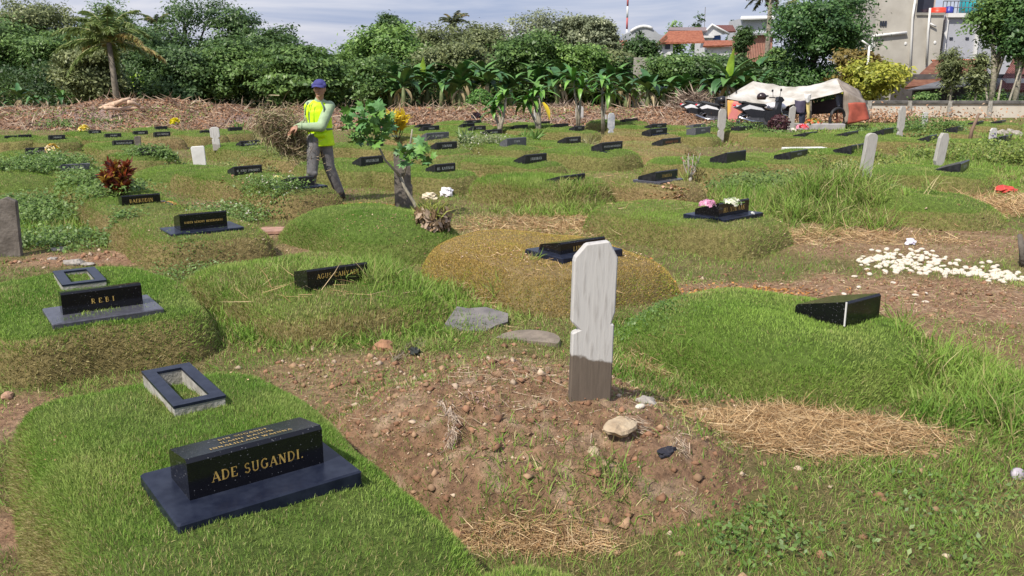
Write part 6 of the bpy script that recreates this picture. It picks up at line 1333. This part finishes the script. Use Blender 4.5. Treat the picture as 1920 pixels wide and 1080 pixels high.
b = MB(); b.box(((xm+xr)/2+.1, 1.1, zr+1.2), (xr-xm-.5, .08, 2.2)); b.build('balcony_opening', GLASS, T1)
def pipe(pts, r, lab='drain_pipe'):
    b = MB(); b.tube([Vector(A(x, y, YB-.12)) for x, y in pts], r, 8); b.build(lab, TRIM, T1)
pipe([(1634, 150), (1634, 68)], .07); pipe([(1634, 68), (1700, 61)], .08); pipe([(1706, 142), (1709, 70), (1711, 32), (1716, 0)], .06); pipe([(1737, 120), (1740, 60), (1744, 15)], .06); pipe([(1744, 44), (1755, 50)], .05)
b = MB(); [b.box((A(1651+4.6*k, 44, YB)[0], -.03, A(1651, 44, YB)[2]), (.09, .07, .27)) for k in range(3)]; b.build('vent_slot', GLASS, T1)
for x, y in ((1698, 82), (1753, 80), (1640, 85)): b = MB(); b.ell(A(x, y, YB-.01), (.08, .03, .10), 6); b.build('cement_patch', TRIM, T1)
T2 = empty('grey_walled_house', (AT(1800, 100, YB+1).x, YB+1, 0)); tag(T2, 'blue grey walled building with white bands behind the slender tree', 'building'); A2 = local(T2)
xa, xb = A2(1768, 80, YB+1)[0], A2(2000, 80, YB+1)[0]; z2 = A2(1800, 30, YB+1)[2]
b = MB(); b.box(((xa+xb)/2, 3, z2/2), (xb-xa, 6, z2)); b.build('wall', WALLB, T2)
b = MB(); b.box(((xa+xb)/2, -.08, z2+.03), (xb-xa, .3, .22)); b.build('cornice', TRIM, T2)
for x in (1766, 1826, 1900): b = MB(); q = A2(x, 80, YB+1); b.box((q[0]+.1, -.06, z2/2), (.17, .16, z2-.1)); b.build('pilaster', TRIM, T2)
for x in (1783, 1813): b = MB(); q = A2(x, 72, YB+1); b.box((q[0], -.02, q[2]), (.18, .06, .12)); b.build('vent', GLASS, T2)
b = MB(); q0 = A2(1770, 2, YB+2); q1 = A2(1860, 0, YB+2); b.box(((q0[0]+q1[0])/2, 1.0, q0[2]), (q1[0]-q0[0], .05, .05)); b.box(((q0[0]+q1[0])/2, 1.0, q0[2]-.35), (q1[0]-q0[0], .05, .04))
for k in range(14): b.box((q0[0]+(q1[0]-q0[0])*k/13, 1.04, (q0[2]+z2)/2), (.035, .03, q0[2]-z2))
b.build('railing', SHEET, T2)
def tank(px, y0, y1, Y, r, col, lab, nm='water_tank'):
    p, q = AT(px, y1, Y), AT(px, y0, Y); h = q.z-p.z; b = MB(); b.tube([(0, 0, 0), (0, 0, h*.1), (0, 0, h*.5), (0, 0, h*.52), (0, 0, h*.9), (0, 0, h)], [r*.96, r, r, r*.95, r, r*.55], 18)
    o = b.build(nm, mat(nm+str(px), col, .4, .06, 2), None, p); tag(o, lab, 'water tank'); return o
tank(1836, -40, 26, YB+3, 1.1, (.03, .33, .38), 'turquoise water tank on the grey walled building')
tank(1758, 14, 26, YB+.6, .42, (.75, .06, .03), 'red tub on the ledge of the cement building'); tank(1779, 12, 25, YB+1.6, .22, (.03, .04, .28), 'dark blue barrel on the roof right of the red tub')
# brown tiled house in front
T3 = empty('tiled_house', (AT(1780, 150, 44).x, 44, 0)); tag(T3, 'low brown tiled house behind the boundary wall', 'house'); A3 = local(T3)
b = MB(); quad(b, [A3(1697, 163, 42), A3(1850, 150, 42), A3(1850, 112, 45.5), A3(1752, 113, 45.5)], 0, .12, (0, .3, -1)); b.build('roof', BR, T3)
b = MB(); quad(b, [A3(1752, 118, 45.5), A3(1850, 116, 45.5), A3(1850, 110, 45.6), A3(1746, 112, 45.6)], 0, .1, (0, 1, 0)); b.build('ridge', OR, T3)
b = MB(); quad(b, [A3(1700, 168, 41), A3(1850, 158, 41), A3(1850, 143, 42.6), A3(1790, 144, 42.6)], 0, .05, (0, .2, -1)); b.build('lean_to_roof', SHEET, T3)
x0, x1 = A3(1712, 170, 43)[0], A3(2000, 170, 43)[0]; b = MB(); b.box(((x0+x1)/2, .2, .9), (x1-x0, 2.6, 1.8)); b.build('wall', mat('dark_wall', (.10, .09, .09), .9, .2, 2), T3)  # wall in one even dark colour
T4 = empty('tiled_house', (AT(1930, 150, 43).x, 43, 0)); tag(T4, 'red brown tiled roof house at the right edge', 'house'); A4 = local(T4)
b = MB(); quad(b, [A4(1868, 168, 41.4), A4(2060, 168, 41.4), A4(2060, 98, 45), A4(1905, 100, 45)], 0, .12, (0, .3, -1)); b.build('roof', DRR, T4)
x0, x1 = A4(1885, 170, 42)[0], A4(2050, 170, 42)[0]; b = MB(); b.box(((x0+x1)/2, 0, .8), (x1-x0, 2.0, 1.6)); b.build('wall', WALLW, T4)
# boundary wall
w0, w1 = AT(1625, 205, 36.6), AT(2080, 205, 36.6); T5 = empty('boundary_wall', (w0.x, 36.6, 0)); tag(T5, 'low cream panel boundary wall with dark mossy coping', 'wall'); zt = AT(1700, 195, 36.6).z; L = w1.x-w0.x
b = MB(); b.box((L/2, 0, zt/2), (L, .12, zt)); b.build('panel', mat('cream_panel', (.52, .46, .38), .9, 0, 1.5, col2=(.62, .57, .49), bump=.2), T5)
b = MB(); b.box((L/2, 0, zt+.07), (L+.1, .26, .14), bev=.02); b.build('coping', mat('mossy_coping', (.07, .068, .062), .95, 0, 4, col2=(.16, .15, .14), bump=.4), T5)
for k in range(7): b = MB(); b.box((.05+k*(L-.1)/6, -.04, zt/2+.06), (.16, .22, zt+.16)); b.build('pier', CEMENT, T5)
# grey block wall in the trees
c = AT(1207, 120, 46); b = MB(); b.box((0, 0, 0), (1.05, .2, AT(1207, 108, 46).z*1.0), bev=.01); o = b.build('block_wall', mat('block_wall', (.30, .28, .24), .95, .2, 4, bump=.5), None, (c.x, 46, AT(1207, 108, 46).z/2)); tag(o, 'grey block wall showing through the banana plants', 'wall')
# houses on the skyline
def house(name, lab, Y, wall, walls, roofs, cat='house', extra=()):
    o0 = AT(walls[0][0], walls[0][1], Y); t = empty(name, (o0.x, Y, 0)); tag(t, lab, cat); B = local(t)
    for (x0, ty, x1, d_) in walls: p, q = B(x0, ty, Y), B(x1, ty, Y); b = MB(); b.box(((p[0]+q[0])/2, d_/2, p[2]/2), (q[0]-p[0], d_, p[2])); b.build('wall', wall, t)
    for m, pts, nm in roofs: b = MB(); quad(b, [B(x, y, Y+dy) for x, y, dy in pts], 0, .18, (0, .25, -1)); b.build(nm, m, t)
    for m, x0, y0, x1, y1, nm in extra: p, q = B(x0, y0, Y), B(x1, y1, Y); b = MB(); b.box(((p[0]+q[0])/2, -.05, (p[2]+q[2])/2), (abs(q[0]-p[0]), .14, abs(p[2]-q[2]))); b.build(nm, m, t)
    return t, B
SG = mat('silver_sheet', (.36, .37, .38), .6, .1, .5)
t, B = house('warehouse', 'grey sheet roofed warehouse with curved white top', 118, SG, [(1182, 72, 1252, 8)], [], 'warehouse')
b = MB(); p0, p1, p2 = B(1182, 72, 117.9), B(1252, 72, 117.9), B(1215, 50, 117.9)
poly = [(p0[0]+(p1[0]-p0[0])*k/12, p0[2]+(p2[2]-p0[2])*math.sin(math.pi*min(1, k/10.5+.12)*.96)**.6) for k in range(13)]+[(p1[0], 0), (p0[0], 0)]
b.prism(poly, 9, 'y', off=4.4); b.build('curved_roof', SG, t); b = MB(); b.tube([(a, -.15, c_+.05) for a, c_ in poly[:8]], .22, 6); b.build('white_edge', TRIM, t)
house('red_roofed_house', 'orange roofed house with small white gable and dark window', 104, WALLW, [(1238, 82, 1262, 6)], [(OR, [(1232, 80, -.6), (1322, 78, -.6), (1316, 57, 4), (1254, 58, 4)], 'roof'), (mat('roof_far', (.22, .17, .17), .8), [(1252, 56, 6), (1326, 58, 6), (1324, 51, 9), (1256, 51, 9)], 'rear_roof'), (BR, [(1229, 82, -.8), (1233, 85, -.8), (1252, 70, -.8), (1250, 66, -.8)], 'eave')], extra=[(GLASS, 1247, 82, 1256, 92, 'window')])
t, B = house('white_gabled_house', 'white gabled house with blue panel and dark red roof', 112, WALLW, [(1322, 68, 1352, 6)], [(DRR, [(1340, 60, -.5), (1380, 58, -.5), (1374, 47, 4), (1342, 47, 4)], 'roof')], extra=[(mat('blue_panel', (.05, .12, .35), .6), 1337, 66, 1350, 74, 'blue_panel')])
b = MB(); g = [B(1316, 70, 111.4), B(1334, 48, 111.4), B(1362, 64, 111.4)]; b.prism([(p[0], p[2]) for p in g], .4, 'y', off=-.5); b.build('gable', WALLW, t)
b = MB(); b.tube([Vector(g[0])+Vector((-.3, -.3, 0)), Vector(g[1])+Vector((0, -.3, .1)), Vector(g[2])+Vector((.3, -.3, 0))], .16, 6); b.build('bargeboard', TRIM, t)
b = MB(); p, q = B(1312, 69, 110.5), B(1338, 71, 110.5); b.box(((p[0]+q[0])/2, -1, p[2]), (q[0]-p[0], 1.6, .25)); b.build('porch_roof', TRIM, t)
house('red_roofed_house', 'long low orange roof below the white gabled house', 98, WALLW, [(1325, 88, 1378, 5)], [(OR, [(1318, 86, -.5), (1384, 84, -.5), (1380, 75, 3), (1322, 76, 3)], 'roof')])
house('red_roofed_house', 'small bright orange roof left of the cone shaped tree', 98, WALLW, [(1150, 88, 1172, 5)], [(OR, [(1140, 78, .5), (1174, 92, -.5), (1176, 76, 3), (1148, 75, 3)], 'roof')])
house('red_roofed_house', 'tiny orange roof peeping between pale trees', 100, WALLW, [(1107, 80, 1122, 4)], [(OR, [(1104, 76, -.5), (1128, 78, -.5), (1122, 69, 3), (1106, 69, 3)], 'roof')])
house('brick_house', 'pink brick house left of the mango tree', 84, tiles('pink_brick', (.42, .19, .14), (.50, .26, .19), 2), [(1404, 62, 1450, 6)], [(SG, [(1401, 63, -.5), (1452, 61, -.5), (1450, 57, 4), (1402, 58, 4)], 'roof')])
house('white_building', 'pale flat roofed building behind the tall palm', 130, mat('far_white', (.48, .48, .50), .9, .05, 1), [(1392, 34, 1450, 8)], [(TRIM, [(1388, 35, -1), (1455, 33, -1), (1455, 29, 6), (1390, 30, 6)], 'roof')], 'building')
p = AT(1176, 36, 260); t = empty('radio_mast', (p.x, 260, 0)); tag(t, 'thin red and white radio mast on the skyline', 'radio mast')
for k in range(9): b = MB(); z0 = p.z-6+k*3.2; b.tube([(0, 0, 0 if k == 0 else z0), (0, 0, z0+3.2)], .30 if k else .32, 6); b.build('mast_section', [WALLW, mat('mast_red', (.5, .12, .12), .7) if 'mast_red' not in bpy.data.materials else bpy.data.materials['mast_red']][k % 2 or int(k > 3)], t)
p = AT(1322, 25, 300); b = MB(); b.tube([(0, 0, 0), (0, 0, p.z+2)], .12, 5); o = b.build('far_antenna', SHEET, None, (p.x, 300, 0)); tag(o, 'hair thin antenna on the skyline right of centre', 'antenna')
# thin pole by the cement building
p = AT(1624, 150, 40); b = MB(); b.tube([(0, 0, 0), (0, 0, AT(1624, 85, 40).z)], .05, 6); b.tube([tuple(AT(1616, 76, 40)-Vector((p.x, 40, 0))), tuple(AT(1630, 86, 40)-Vector((p.x, 40, 0)))], .04, 5); o = b.build('pole', TRIM, None, (p.x, 40, 0)); tag(o, 'thin pale pole with crossbar left of the cement building', 'pole')
